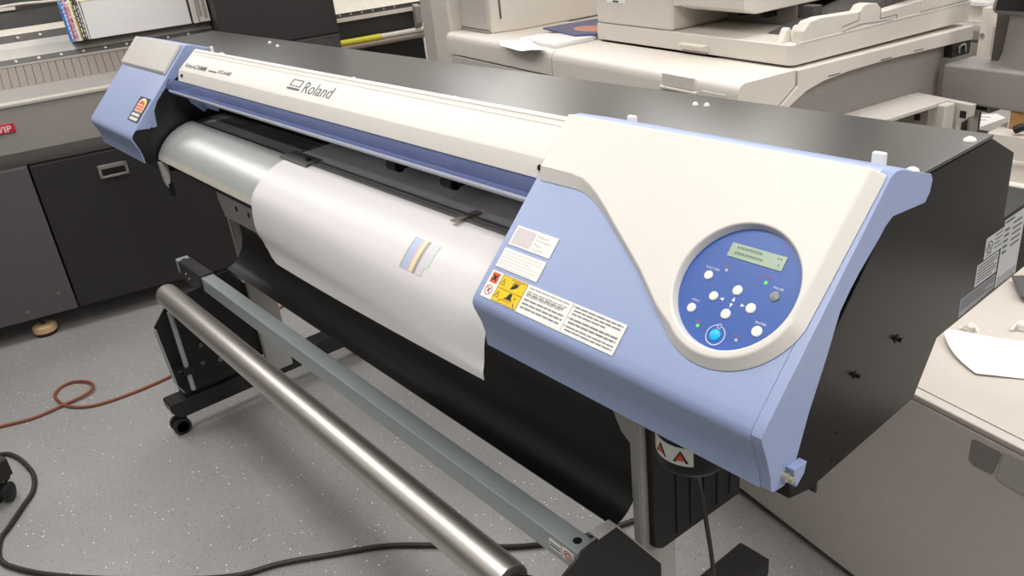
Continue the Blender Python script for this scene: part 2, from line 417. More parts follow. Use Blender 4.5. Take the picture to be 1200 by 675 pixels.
tri(-.1125,.1124,-1,0); tri(-.0980,.1166,0,1); tri(-.0981,.1084,0,-1); tri(-.0841,.1128,1,0)
for i in range(40):
    a0, a1 = 2*PI*i/40, 2*PI*(i+1)/40
    if 76 < math.degrees((a0+a1)/2) < 102: continue
    q = lambda r, a: (-.0985 + r*math.cos(a), .0713 + r*math.sin(a))
    g.plate(MH, [q(.0112,a0), q(.0112,a1), q(.0120,a1), q(.0120,a0)], P2, P2+.0003)
for i in range(20):
    a0, a1 = math.radians(120 + 300*i/20), math.radians(120 + 300*(i+1)/20)
    q = lambda r, a: (-.0988 + r*math.cos(a), .0823 + r*math.sin(a))
    g.plate(MH, [q(.0024,a0), q(.0024,a1), q(.0030,a1), q(.0030,a0)], P2, P2+.0003)
g.plate(MH, rect(-.0991,.0823,-.0985,.0858), P2, P2+.0003)
g.build('power_ring', M['text_white'], pan)
for s_, x, b, w in (('BASE',-.1242,.1500,.0085),('REMOTE',-.0726,.1512,.0135),('SETUP',-.1250,.0785,.0100),('HEATER',-.0727,.0786,.0105)):
    g = G(); put_text(g, MH, s_, x - w/2, b - .001, w, .0023, P2+.0003); lab(g.build('indicator_lettering', M['text_orange'], pan), 'dull orange indicator lettering')

# stickers on the hood
g = G(); g.plate(MH, rect(-.4752,.0862,-.3875,.1171), .0006, .0011); l1 = lab(g.build('sticker', M['label'], hood), 'white sticker with faded printed words')
g = G(); g.plate(MH, rect(-.4722,.0890,-.4310,.1145), .0011, .0013); g.build('faded_picture', M['fade'], l1)
g = G()
for k, (s_, w) in enumerate((('Roland',.0225),('Intelligent',.034),('Pass',.0155),('Control',.0225))): put_text(g, MH, s_, -.4270, .1085 - k*.0064, w, .0044, .0012)
g.build('sticker_lettering', M['inkfaint'], l1)
g = G(); g.plate(MH, rect(-.4772,.0497,-.3880,.0803), .0006, .0011); l2 = lab(g.build('sticker', M['label'], hood), 'white sticker with pale lines of small print')
g = G(); bars(g, MH, -.4745, -.3915, .0762, .0047, .0011, 6, .0011, 5, gap=.0012); g.build('small_print', M['inkpale'], l2)
g = G(); g.plate(MH, rect(-.4772,.0020,-.2144,.0436), .0006, .0011); l3 = lab(g.build('sticker', M['label'], hood), 'long white caution sticker with yellow and orange pictograms')
g = G(); g.plate(MH, rect(-.4520,.0030,-.3988,.0430), .0011, .0014); ysq = g.build('yellow_field', M['yellow'], l3)
g = G(); g.plate(MH, rect(-.4733,.0255,-.4575,.0414), .0011, .0014); g.build('orange_square', M['orange'], l3)
g = G(); c0 = (-.4654,.0335)
for a in (45, -45):
    R = Matrix.Rotation(math.radians(a), 4, 'Z'); g.plate(MH @ Matrix.Translation((c0[0], c0[1], 0)) @ R, rect(-.0062,-.0015,.0062,.0015), .0014, .0016)
for y in (.0032,.0229,.0425): g.plate(MH, rect(-.4520,y-.0003,-.3988,y+.0003), .0014, .0016)
g.plate(MH, rect(-.4522,.003,-.4516,.043), .0014, .0016); g.plate(MH, rect(-.3992,.003,-.3986,.043), .0014, .0016); g.plate(MH, rect(-.3088,.003,-.3084,.043), .0011, .0014)
def hollow_tri(cx, cy, s, w=.0007):
    p = [(cx, cy + s*.62), (cx - s*.58, cy - s*.4), (cx + s*.58, cy - s*.4)]
    for i in range(3):
        a, b = Vector(p[i]), Vector(p[(i+1)%3]); d = (b-a).normalized(); q = Vector((-d.y, d.x)) * w/2
        g.plate(MH, [tuple(a+q), tuple(a-q), tuple(b-q), tuple(b+q)], .0014, .0016)
    g.plate(MH, rect(cx-.0004, cy-.001, cx+.0004, cy+.0025), .0014, .0016)
hollow_tri(-.4455,.0320,.0085); hollow_tri(-.4455,.0130,.0085)
# nip pictogram: hand below a roller; cutting pictogram: hand over spikes
def poly(*p): g.plate(MH, list(p), .0014, .0016)
poly((-.427,.0262),(-.420,.0285),(-.414,.0330),(-.4175,.0372),(-.423,.0345),(-.426,.0305))
for k in range(4): poly((-.4270+k*.0034,.0330),(-.4255+k*.0034,.0330),(-.4225+k*.0034,.0385),(-.4240+k*.0034,.0385))
poly((-.4325,.0405),(-.4040,.0405),(-.4040,.0398),(-.4325,.0398))
g.build('pictogram', M['inkblack'], ysq); g = G()
poly((-.4265,.0130),(-.4160,.0130),(-.4175,.0215),(-.4225,.0215)); poly((-.4290,.0118),(-.4135,.0118),(-.4135,.0135),(-.4290,.0135))
for k in range(4): poly((-.4288+k*.0042,.0115),(-.4270+k*.0042,.0115),(-.4279+k*.0042,.0055))
poly((-.4100,.0145),(-.4085,.0145),(-.4085,.0190),(-.4100,.0190))
poly((-.4390,.0060),(-.4380,.0050),(-.4310,.0100),(-.4300,.0110)); poly((-.4100,.0100),(-.4085,.0100),(-.4040,.0045),(-.4052,.0040))
g.build('pictogram', M['inkblack'], ysq)
g = G(); c1 = (-.4662,.0142)
for i in range(28):
    a0, a1 = 2*PI*i/28, 2*PI*(i+1)/28; q = lambda r, a: (c1[0]+r*math.cos(a), c1[1]+r*math.sin(a))
    g.plate(MH, [q(.0066,a0), q(.0066,a1), q(.0077,a1), q(.0077,a0)], .0011, .0015)
g.plate(MH @ Matrix.Translation((*c1, 0)) @ Matrix.Rotation(math.radians(-45), 4, 'Z'), rect(-.0068,-.0006,.0068,.0006), .0012, .0016)
lab(g.build('prohibition_ring', M['red'], l3), 'red ring with a bar')
g = G(); g.plate(MH, [(-.4695,.0115),(-.4655,.0118),(-.4625,.0180),(-.4640,.0185),(-.4668,.0145)], .0011, .0013); g.build('pictogram', M['inkblack'], l3)
g = G(); bars(g, MH, -.3935, -.3140, .0405, .0056, .0021, 3, .0011, 11, gap=.0016); g.build('small_print', M['inkfaint'], l3)
g = G(); bars(g, MH, -.3935, -.3140, .0235, .0058, .0025, 3, .0011, 12, gap=.0014); g.build('small_print', M['inkmid'], l3); g = G(); bars(g, MH, -.3935, -.3200, .0318, .005, .0021, 1, .0011, 16)
g.build('small_print', M['inkmid'], l3); g = G(); bars(g, MH, -.3030, -.2190, .0405, .0048, .0022, 3, .0011, 13, gap=.0014); g.plate(MH, disc(-.3055, .0396, .0011, 10), .0011, .0013); g.build('small_print', M['inkmid'], l3)
g = G(); bars(g, MH, -.3030, -.2190, .0245, .0052, .0026, 2, .0011, 14, gap=.0012); g.plate(MH, disc(-.3055, .0234, .0011, 10), .0011, .0013); g.build('small_print', M['inkmid'], l3)
g = G(); bars(g, MH, -.3030, -.2190, .0130, .0046, .0020, 2, .0011, 15, gap=.0013)
for b in (.0122,): g.plate(MH, disc(-.3055, b, .0011, 10), .0011, .0013)
lab(g.build('small_print', M['inkmid'], l3), 'grey lines of small print')

# left end cover
capin = [(.021,.994),(.020,1.016),(.016,1.036),(.0065,1.063),(.0045,1.072),(.0075,1.0785),(.0165,1.0875),(.2155,1.2875),(.222,1.2915),(.236,1.290),(.29,1.272),(.306,1.264)]
capprof = hoodprof[:11] + [(.017,.994)] + capin
g = G(); g.plate(MX, capprof, -2.56, -2.126); cap = lab(g.build('end_cover', M['blue'], PR, .002, ang=40), 'blue sloping end cover with a silver top')
capside = [(.236,1.2942),(.304,1.270),(.306,1.255),(.225,1.244),(.175,1.215),(.140,1.197),(.120,1.179),(.099,1.159),(.084,1.135),(.080,1.091),(.068,1.089),(.064,1.093),(.060,1.089),(.022,1.093),(.0125,1.0895),(.213,1.2910),(.222,1.2957)]
g = G(); g.plate(MX, [(.0225,.996),(.0215,1.016),(.0175,1.036),(.008,1.063),(.006,1.072),(.009,1.0775),(.018,1.0865),(.2165,1.2855),(.222,1.289),(.236,1.287),(.25,1.27),(.05,1.06),(.06,.99)], -2.55, -2.1275); g.build('cover_infill', M['dark'], cap)
g = G(); g.plate(MX, capside, -2.1275, -2.122); lab(g.build('cover_side', M['blue'], cap, .001), 'blue inner flange of the end cover')
g = G(); A = [(-2.555,.196),(-2.137,.196),(-2.137,.300),(-2.555,.300)]; Bq = [(-2.553,.203),(-2.139,.203),(-2.139,.299),(-2.553,.299)]
g.loft([[hw(p, .0005) for p in A], [hw(p, .010) for p in Bq]]); lab(g.build('top_panel', M['silver'], cap, .002), 'silver raised panel at the top of the end cover')
g = G(); g.plate(MH, [(-2.2300,.0365),(-2.1370,.0365),(-2.1370,.1165),(-2.2300,.1165)], .0005, .0011); cl = lab(g.build('sticker', M['ink'], cap), 'dark sticker with a red and yellow arch')
def arch(x0, x1, b0, b1, h0, h1, mm, nm):
    g = G(); xc = (x0+x1)/2; r = (x1-x0)/2; pts = [(x0,b0),(x1,b0)] + [(xc + r*math.cos(a), b1 - r*.62 + r*.62*math.sin(a)) for a in [PI*i/14 for i in range(15)]]
    g.plate(MH, pts, h0, h1); return g.build(nm, M[mm], cl)
arch(-2.2180,-2.1500,.0680,.1130,.0011,.0013,'label','arch'); arch(-2.2150,-2.1530,.0690,.1085,.0013,.0015,'yellow','arch'); arch(-2.2150,-2.1560,.0690,.1040,.0015,.0017,'orange','arch')
g = G()
for y in (.093,.084,.075): bars(g, MH, -2.211, -2.160, y, .01, .0045, 1, .0017, int(y*1000), dash=(.008,.016), gap=.003)
g.build('arch_print', M['badgetext'], cl)
g = G(); bars(g, MH, -2.2200, -2.1500, .0630, .013, .0085, 1, .0011, 3, dash=(.008,.012), gap=.002); bars(g, MH, -2.2200, -2.1500, .0500, .013, .0095, 1, .0011, 4, dash=(.008,.012), gap=.002); g.build('sticker_lettering', M['label'], cl)

# front cover: ivory bar, grey face, visor
T2 = Vector((0,.788,.6157)).normalized(); N2 = Vector((0,-T2.z,T2.y)); MB = axes((0,.159,1.244), (1,0,0), T2, N2)
g = G(); g.plate(MX, [(.222,1.2905),(.216,1.2885),(.1605,1.2450),(.1588,1.2425),(.1495,1.2150),(.158,1.212),(.168,1.235),(.222,1.276)], -2.046, -.4825)
fc = lab(g.build('front_cover', M['whiteface'], PR, .0012, ang=25), 'ivory front cover bar with printed maker name')
g = G(); g.plate(MB, rect(-2.04,.0585,-.49,.0605), -.0005, .0008); g.plate(MB, rect(-2.04,.0685,-.49,.0720), -.001, .0014); g.build('cover_rib', M['whiteface'], fc)
g = G(); put_text(g, MB, 'Roland', -1.302, .0165, .128, .0290, .0006, bold=-.005)
for (x0, b0, x1, b1) in ((-1.372,.0440,-1.320,.0458),(-1.372,.0280,-1.320,.0297),(-1.372,.0280,-1.369,.0458),(-1.323,.0280,-1.320,.0458)): g.plate(MB, rect(x0,b0,x1,b1), .0006, .0009)
g.plate(MB, rect(-1.376,.0190,-1.316,.0238), .0006, .0009)
g.build('maker_lettering', M['ink'], fc)
g = G(); put_text(g, MB, 'V', -2.024, .0130, .017, .0140, .0006, shear=.2, bold=.02); put_text(g, MB, 'ERSA', -2.006, .0135, .054, .0095, .0006, shear=.2, bold=.015); put_text(g, MB, 'CAMM', -1.950, .0130, .086, .0150, .0006, shear=.2, bold=.015)
bars(g, MB, -1.845, -1.790, .0200, .01, .004, 1, .0006, 8, dash=(.006,.01), gap=.002); put_text(g, MB, 'VS-640', -1.785, .0165, .084, .0115, .0006, shear=.2, bold=.01)
g.build('model_lettering', M['ink'], fc)
for x in (-2.015, -.4935):
    g = G(); c = Vector((x,.1555,1.2310)); nf = Vector((0,-.95,.31)); g.cyl(c, c + nf*.004, .0045, seg=14); g.build('hinge_screw', M['dark'], fc)
vis = [(.1492,1.2140),(.1440,1.2110),(.1390,1.2040),(.1355,1.1965),(.1340,1.1900),(.1380,1.1855),(.158,1.1840),(.158,1.2108)]
g = G(); g.plate(MX, vis, -2.122, -.499); lab(g.build('visor', M['visor'], PR, ang=50), 'rounded blue visor bar below the front cover')
g = G(); g.plate(MX, [(.1343,1.1885),(.1318,1.1845),(.135,1.1785),(.158,1.1765),(.158,1.1830),(.138,1.1845)], -2.10, -.499); g.build('visor_lip', M['visorlip'], PR)
g = G(); g.plate(MX, [(.150,1.19),(.235,1.19),(.235,1.145),(.205,1.125),(.195,1.118),(.165,1.15)], -2.035, -2.03); g.box(-2.035,-1.93,.20,.204,1.13,1.19); g.build('cover_bracket', M['blue'], PR)  # blue plates stand in for the reflected inside of the end cover

# platen and apron
g = G(); g.plate(MX, [(.172,1.078),(.30,1.080),(.30,1.0865),(.21,1.0845),(.172,1.0820)], -2.118, -.497); g.build('platen', M['platenplain'], PR)
g = G(); g.box(-2.05, -1.46, .186, .222, 1.0852, 1.0866); g.build('platen_strip', M['platen'], PR)
for (y0, y1, z) in ((.228,.233,1.0855),(.240,.262,1.0858),(.270,.275,1.0862)):
    g = G(); g.box(-2.11,-.497, y0, y1, z, z+.0018); g.build('platen_rail', M['clamp'], PR)
ap = [(.178,1.0850),(.165,1.0838),(.150,1.0800),(.132,1.0745),(.113,1.0660),(.094,1.0535),(.077,1.0375),(.066,1.0230),(.060,1.0140)]
g = G(); g.plate(MX, ap + [(.066,1.010),(.10,1.050),(.15,1.072),(.178,1.078)], -2.115, -.499); g.build('front_apron', M['apron'], PR, 0, ang=35)
g = G(); g.plate(MX, [(.0602,1.0145),(.0585,1.0100),(.0548,.9985),(.059,.9965),(.066,1.010)], -2.115, -.499); g.build('apron_lip', M['apronlip'], PR)
g = G(); g.plate(MX, [(.051,.997),(.058,.997),(.09,1.03),(.15,1.07),(.17,1.076),(.17,.985),(.10,.96),(.056,.975)], -2.120, -2.1145); g.build('apron_end', M['dark'], PR)
g = G(); g.plate(MX, [(.050,.992),(.075,.992),(.070,.945),(.060,.905),(.052,.93)], -2.12, -2.10); lab(g.build('apron_bracket', M['stand'], PR, .002), 'small grey bracket under the apron end')
g = G(); g.box(-2.12,-2.10,.058,.072,.885,.925); g.build('bracket_foot', M['dark'], PR)
g = G(); g.plate(MX, [(.245,1.19),(.32,1.19),(.32,1.115),(.300,1.105),(.245,1.14)], -2.10, -.498); g.build('carriage_shield', M['clamp'], PR)
for x in (-1.021, -.829):
    g = G(); g.cyl((x-.018,.215,1.128),(x+.018,.215,1.128),.013,seg=20); g.box(x-.012,x+.03,.215,.25,1.124,1.15); g.build('pinch_roller', M['dark'], PR, .001)
g = G(); g.box(-1.452,-1.315,.155,.196,1.0925,1.0945); g.box(-1.452,-1.315,.153,.156,1.088,1.0945); cl2 = lab(g.build('media_clamp', M['clamp'], PR, .0006), 'grey sheet-metal media clamp at the edge of the media')
g = G(); g.cyl((-1.338,.172,1.0945),(-1.338,.172,1.1),.006,seg=12); g.build('clamp_knob', M['dark'], cl2)
g = G(); g.box(-.742,-.728,.145,.205,1.0935,1.0950); lab(g.build('media_clamp', M['brown'], PR), 'small brown media clamp strip near the hood')
g = G(); g.plate(MX, [(.166,1.0905),(.172,1.0925),(.178,1.0915),(.178,1.0895)], -1.33, -.50); g.plate(MX, [(.183,1.0915),(.187,1.0930),(.191,1.0915)], -1.33, -.50); g.build('media_rib', M['clamp'], PR)

# bolts and white caps on the top cover
for (x, y, w) in ((-.419,.273,.009),(-.051,.289,.010),(-2.035,.262,.007)):
    g = G(); g.box(x-w*.8, x+w*.8, y-.004, y+.004, 1.270, 1.2905); g.build('stopper_tab', M['capwhite'], PR, .002)
for (x, y) in ((-.012,.427),(-.417,.412),(-.398,.416),(-1.993,.42),(-1.896,.399),(-1.966,.261),(-1.945,.258),(-.012,.290),(-.832,.252),(-1.209,.256)):
    r = .0075 if x > -.02 else .0048
    g = G(); g.lathe((x, y, 1.274), (0,0,1), [(r,0),(r,.001),(r*.85,.003),(r*.4,.005),(0,.0053)], 14); g.build('bolt', M['capwhite'], PR)

# rating plates on the end panel (plane x = 0)
g = G(); g.plate(MX, rect(.490,1.0965,.5435,1.1275), -.002, .0002); a = lab(g.build('rating_sticker', M['labelgrey'], sp), 'small silver sticker with a round mark')
g = G(); ms = MX
for i in range(20):
    a0, a1 = 2*PI*i/20, 2*PI*(i+1)/20; q = lambda r, t: (.5035+r*math.cos(t), 1.1115+r*math.sin(t))
    g.plate(MX, [q(.0072,a0), q(.0072,a1), q(.0088,a1), q(.0088,a0)], .0002, .0005)
put_text(g, MX, 'R', .5000, 1.1075, .007, .008, .0004, bold=.02)
bars(g, MX, .518, .540, 1.1240, .0062, .0016, 4, .0002, 21, gap=.001); bars(g, MX, .494, .512, 1.1015, .003, .0012, 1, .0002, 22, gap=.001); g.build('small_print', M['ink'], a)
g = G(); g.plate(MX, rect(.4735,1.0625,.5375,1.0945), -.002, .0002); a = lab(g.build('rating_sticker', M['labelgrey'], sp), 'silver sticker with six lines of small print')
g = G(); bars(g, MX, .477, .5345, 1.0915, .0046, .0018, 6, .0002, 23, gap=.001); g.build('small_print', M['ink'], a)
g = G(); g.plate(MX, [(.4365,1.0315),(.5385,1.0375),(.5385,1.0590),(.4365,1.0590)], -.002, .0002); a = lab(g.build('rating_sticker', M['labeldark'], sp), 'grey sticker along the lower edge')
g = G(); bars(g, MX, .440, .535, 1.0560, .0042, .0018, 4, .0002, 24, gap=.001); g.build('small_print', M['ink'], a)
g = G(); g.plate(MX, rect(.5425,1.0355,.6080,1.1365), -.002, .0002); a = lab(g.build('rating_sticker', M['labelgrey'], sp), 'tall silver rating plate')
g = G(); bars(g, MX, .546, .572, 1.1335, .0075, .0030, 1, .0002, 25, gap=.001); g.build('small_print', M['ink'], a)
for x0, x1, zt, th, sd in ((.547,.561,1.1220,.0034,30),(.572,.600,1.1250,.0026,40)):
    g = G()
    for k in range(5): bars(g, MX, x0, x1, zt-k*.0085, .0075, th, 1, .0002, sd+k, gap=.001)
    g.build('small_print', M['ink'], a)
g = G(); bars(g, MX, .546, .604, 1.0480, .0045, .0014, 3, .0002, 26, gap=.001); g.build('small_print', M['ink'], a)

# stand: cross beam, legs, feet
st = M['stand']
g = G(); g.box(-2.05,-.95,.18,.235,.795,.895); cbm = g.build('stand_crossbeam', st, PR, .002)
for x in (-1.93,-1.84):
    g = G(); g.cyl((x,.1793,.845),(x,.181,.845),.009,seg=14); g.build('hole', M['dark'], cbm)
def leg(x, yf, yc):
    g = G(); b = yf
    g.plate(MY, [(x-.050,.95),(x-.050,.765),(x-.030,.725),(x-.010,.710),(x-.010,.10),(x+.008,.10),(x+.008,.95)], -b-.004, -b+.001)
    g.box(x+.004, x+.008, b, b+.092, .10, .95)
    l = lab(g.build('stand_leg', st, PR, .0015), 'light grey sheet-steel stand leg')
    g = G(); pts = [(yc-.01,.955),(yc-.01,.475),(yc+.01,.460),(yc+.245,.450),(yc+.245,.955)]
    g.plate(MX, pts, x+.009, x+.022)
    for k in range(5): g.box(x+.022, x+.0245, yc+.05+k*.04, yc+.056+k*.04, .47, .95)
    g.build('leg_cover', M['dark'], l, .001)
    return l
leg(-.428, .255, .285); leg(-2.28, .262, .30)
def foot_bar(x0, x1, lbl):
    g = G(); prof = [(-.100,.105),(-.100,.130),(-.094,.136),(.690,.136),(.700,.130),(.700,.085),(.690,.072),(-.075,.072)]
    g.plate(MX, prof, x0, x1); f = lab(g.build('stand_foot', M['black'], PR, .002), lbl)
    for y in (-.070, .66):
        xc = (x0+x1)/2
        g = G(); g.cyl((xc,y+.008,.060),(xc,y+.008,.075),.012,seg=14); g.box(xc-.012,xc+.012,y-.012,y+.018,.028,.062); cs = g.build('caster', M['dark'], f, .002)
        for dx in (-.026,.010):
            g = G(); g.lathe((xc+dx,y-.006,.031),(1,0,0),[(.022,0),(.031,.002),(.031,.014),(.022,.016)],24); w = g.build('caster_wheel', M['wheel'], cs)
            g = G(); g.lathe((xc+dx-.0005,y-.006,.031),(1,0,0),[(.026,0),(.026,.0006),(.021,.0008),(.021,.0165)],24); g.build('wheel_hub', M['wheelgrey'] if dx > 0 else M['wheel'], w)
    return f
foot_bar(-2.356, -2.280, 'black stand foot under the end cover'); foot_bar(-.520, -.442, 'black stand foot under the control hood')
# black media guide hanging under the apron
gp = [(.250,.880),(.262,.80),(.276,.73),(.284,.67),(.272,.612),(.238,.568),(.203,.553)]
def cr(P, sub=5):
    out = []
    for i in range(len(P)-1):
        a, b, c, d = [Vector(P[max(0, min(len(P)-1, i+k))]) for k in (-1,0,1,2)]
        for k in range(sub):
            t = k/sub; out.append(.5*((2*b)+(c-a)*t+(2*a-5*b+4*c-d)*t*t+(3*b-a-3*c+d)*t**3))
    out.append(Vector(P[-1])); return out
gl = cr(gp)
g = G(); g.sheet([[(x, p[0], p[1]) for p in gl] for x in (-2.245,-1.6,-1.0,-.436)], .003); lab(g.build('media_guide', M['guide'], PR, ang=60), 'black curved sheet-metal media guide below the apron')
# ------------------------------------------------------------------ waste ink bottle
WB = root('waste_ink_bottle', (-.225,.165,.80), 'black waste ink bottle hanging under the control hood, warning sticker round its neck', 'bottle')
g = G(); g.lathe((-.225,.165,.836),(0,0,1),[(.030,0),(.046,.004),(.052,.012),(.052,.022),(.050,.028),(.050,.1085)],40)
bt = g.build('bottle', M['dark'], WB)
g = G(); seg = 28
def cylpt(a, z, r): return (-.225 + r*math.cos(a), .165 + r*math.sin(a), z)
a0, a1 = math.radians(-170), math.radians(-48)
ang_ = [a0 + (a1-a0)*i/seg for i in range(seg+1)]
g.sheet([[cylpt(a, z, .0512) for z in (.862,.892)] for a in ang_], .0006); wl = lab(g.build('warning_sticker', M['label'], bt, ang=60), 'white wrap-round sticker with warning triangles')
g = G(); g2 = G()
for am in (-106, -68):
    for gg, sc_, r in ((g2, 1, .0520), (g, .62, .0524)):
        pts = []
        for dx, dz in ((-.0115,-.0095),(.0115,-.0095),(0,.0110)): pts.append(cylpt(math.radians(am) + dx*sc_/.052, .8765 + dz*sc_ - .001*(1-sc_), r))
        gg.loft([pts, [Vector(p) + (Vector(p) - Vector((-.225,.165,p[2]))).normalized()*.0003 for p in pts]])
g2.build('warning_triangle', M['inkblack'], wl); g.build('warning_symbol', M['orange'], wl)
# hose hanging from the bottle to the floor
g = G(); g.tube([(-.27,.21,.86),(-.285,.235,.76),(-.298,.268,.70),(-.305,.298,.58),(-.312,.325,.45),(-.330,.350,.30),(-.360,.372,.14),(-.400,.385,.02),(-.46,.41,.007),(-.55,.46,.006)], .0042)
tag(g.build('drain_hose', M['blackcord']), 'thin black hose hanging from under the hood to the floor', 'hose')

# ------------------------------------------------------------------ the white media in the printer
NX = 28
def media_profile(t):
    """t 0 at the left edge .. 1 at the right edge"""
    yb = .056 + (.026-.056)*t; zb = .868 + (.912-.868)*(t**1.5)
    zc = zb
    P = [(.288,1.0915),(.235,1.0902),(.178,1.0885),(.165,1.0872),(.149,1.0835),(.130,1.0778),(.111,1.0695),(.091,1.0565),(.0735,1.0405),(.0600,1.0250),(.0530+(.046-.0530)*t,1.0050),(.0490+(.036-.0490)*t,.975),(.0485+(.030-.0485)*t,.94),(yb,(zb+.94)/2),(yb,zb)]
    return cr(P, 3)
xs = [-1.435 + (.910)*i/NX for i in range(NX+1)]
grid = []
for i, x in enumerate(xs):
    t = i/NX; pr = media_profile(t); row = []
    for k, p in enumerate(pr):
        y, z = p
        if t < .07 and k >= len(pr) - 6:       # rounded, slightly lifted lower corner
            u = (1 - t/.07) * (k - (len(pr)-6)) / 5; z += .028*u*u; y += .006*u
        row.append((x, y, z))
    grid.append(row)
g = G(); g.sheet(grid, .0006)
MED = tag(g.build('media_sheet', M['paper'], ang=70), 'wide sheet of white media feeding out over the apron, printed with colour bars', 'paper')
def media_pt(x, k, lift):
    t = (x + 1.435)/.910; pr = media_profile(t); i = int(k); f = k - i
    a = pr[i]; b = pr[min(i+1, len(pr)-1)]; p = a + (b-a)*f; d = (b-a).normalized()
    nrm = Vector((-(-d.y), -d.x)) if False else Vector((d.y, -d.x))
    return (x, p.x + nrm.x*lift, p.y + nrm.y*lift)
def patch(nm, x0, x1, k0, k1, rgb, lbl=None):
    K = [k0 + (k1-k0)*i/8 for i in range(9)]
    g = G(); g.sheet([[media_pt(x, k, .0009) for k in K] for x in (x0, x1)], .0002)
    o = g.build(nm, mat('printed_' + lbl.replace(' ', '_'), rgb, .42, noise=.05, nscale=400), MED, ang=70); o['label'] = lbl
PATCH = (-.792, 19.2, 27.4)
px = PATCH[0]
for w, rgb, nm in ((.004,(178,178,172),'thin grey bar'),(.017,(182,198,226),'light blue bar'),(.008,(216,190,206),'pink bar'),(.011,(236,228,184),'pale yellow bar'),(.009,(168,160,150),'brown grey bar'),(.020,(222,216,226),'pale lilac bar'),(.008,(206,226,216),'pale green bar')):
    patch('colour_bar', px, px + w, PATCH[1], PATCH[2] - (2.2 if 'green' in nm else 0), rgb, nm); px += w

# ------------------------------------------------------------------ take-up unit in front of the stand
TU = root('take_up_unit', (-1.35,.12,.13), 'take-up unit with a square grey-green bar between two black side plates', 'take-up unit')
def sqtube(x0, x1, y0, y1, z0, z1, t):
    g = G(); o = lambda x: [(x,y0,z0),(x,y1,z0),(x,y1,z1),(x,y0,z1)]; i = lambda x: [(x,y0+t,z0+t),(x,y1-t,z0+t),(x,y1-t,z1-t),(x,y0+t,z1-t)]
    g.loft([o(x0), o(x1), i(x1), i(x1-.3), ]); return g
g = sqtube(-2.475,-.420,.106,.148,.512,.5615,.003); tb = lab(g.build('square_bar', M['bar'], TU, .0015), 'long square grey-green steel bar')
for x in (-.452, -2.445):
    g = G(); g.cyl((x,.127,.5612),(x,.127,.5619),.0085,seg=24); g.build('bolt_hole', M['dark'], tb)
g = G(); g.box(-.505,-.474,.1052,.106,.528,.548); wl = lab(g.build('warning_sticker', M['label'], tb), 'small white sticker with grey print')
g = G(); g.box(-.503,-.476,.1048,.1052,.5335,.5365); g.box(-.503,-.476,.1048,.1052,.540,.5415); g.build('small_print', M['ink'], wl)
g = G(); g.box(-.471,-.441,.1052,.106,.526,.550); wl = lab(g.build('warning_sticker', M['label'], tb), 'white sticker with a red ring')
g = G(); MYf = axes((-.456,.1052,.538), (1,0,0), (0,0,1), (0,-1,0))
for r0, r1 in ((.0085,.0105),(.004,.0062)):
    for i in range(24):
        b0, b1 = 2*PI*i/24, 2*PI*(i+1)/24; q = lambda r, t: (r*math.cos(t), r*math.sin(t)); g.plate(MYf, [q(r0,b0), q(r0,b1), q(r1,b1), q(r1,b0)], 0, .0003)
g.build('red_ring', M['red'], wl)
g = G(); g.box(-2.43,-2.225,.101,.153,.5620,.5665); g.box(-2.43,-2.225,.1005,.1055,.500,.5665); g.box(-2.43,-2.225,.1485,.153,.500,.5665); g.build('bar_clamp', M['black'], TU, .001)
g = G(); g.cyl((-2.37,.098,.535),(-2.37,.101,.535),.004,seg=10); g.cyl((-2.345,.098,.525),(-2.345,.101,.525),.004,seg=10); g.build('clamp_screw', M['steel'], TU)
hexp = [(-.066,.420),(-.018,.472),(.045,.575),(.090,.598),(.170,.600),(.279,.440),(.279,.17),(-.040,.165),(-.055,.200)]
def side_plate(x0, x1, lbl, hp=hexp):
    g = G(); g.plate(MX, hp, x0, x1); p = lab(g.build('side_plate', M['dark'], TU, .001), lbl)
    return p
sl = side_plate(-2.303,-2.297,'black side plate at the end cover side', [(-.066,.420),(-.018,.472),(.060,.500),(.153,.502),(.185,.525),(.215,.525),(.279,.440),(.279,.17),(-.040,.165),(-.055,.200)]); sr = side_plate(-.402,-.396,'black side plate at the hood side')
g = G(); g.plate(MX, [(-.066,.420),(-.055,.200),(-.040,.165),(-.043,.165),(-.0585,.200),(-.0695,.420)], -2.303, -2.270); g.build('plate_flange', M['bar'], sl)
g = G(); g.plate(MX, [(.170,.600),(.279,.440),(.281,.4415),(.172,.6025),(.127,.602),(.127,.5995)], -.4175, -.396); g.build('plate_flange', M['stand'], sr)
g = G(); g.cyl((-2.262,-.012,.170),(-2.262,-.012,.470),.0085,seg=16); pl_ = lab(g.build('sensor_post', M['bar'], TU), 'grey-green vertical post behind the core tube')
g = G(); g.box(-2.276,-2.246,-.030,.002,.235,.262); g.cyl((-2.262,-.045,.25),(-2.262,-.03,.25),.007,seg=12); g.build('post_clamp', M['dark'], pl_, .002)
for (y, z) in ((.05,.235),(.11,.22),(.17,.205),(.06,.30)):
    g = G(); g.lathe((-2.297,y,z),(1,0,0),[(.008,0),(.008,.004),(.005,.005),(.005,.010),(0,.010)],12); g.build('bolt', M['wheelgrey'], sl)
g = G(); g.box(-2.36,-2.297,-.04,.24,.137,.168); g.build('foot_bracket', M['black'], TU, .001)
g = G(); g.box(-.470,-.396,-.04,.24,.137,.168); g.build('foot_bracket', M['black'], TU, .001)
g = G(); g.cyl((-2.297,0,.527),(-2.2725,0,.527),.020,seg=24); g.cyl((-2.285,0,.527),(-2.275,0,.527),.030,seg=24); g.build('chuck', M['dark'], sl)
g = G(); g.cyl((-.4835,0,.527),(-.402,0,.527),.022,seg=24); g.cyl((-.46,0,.527),(-.447,0,.527),.032,seg=24); g.build('chuck', M['dark'], sr)
g = G(); g.lathe((-2.272,0,.527),(1,0,0),[(.032,0),(.0360,.002),(.0375,.006),(.0375,1.78),(.036,1.785),(.032,1.787)],48)
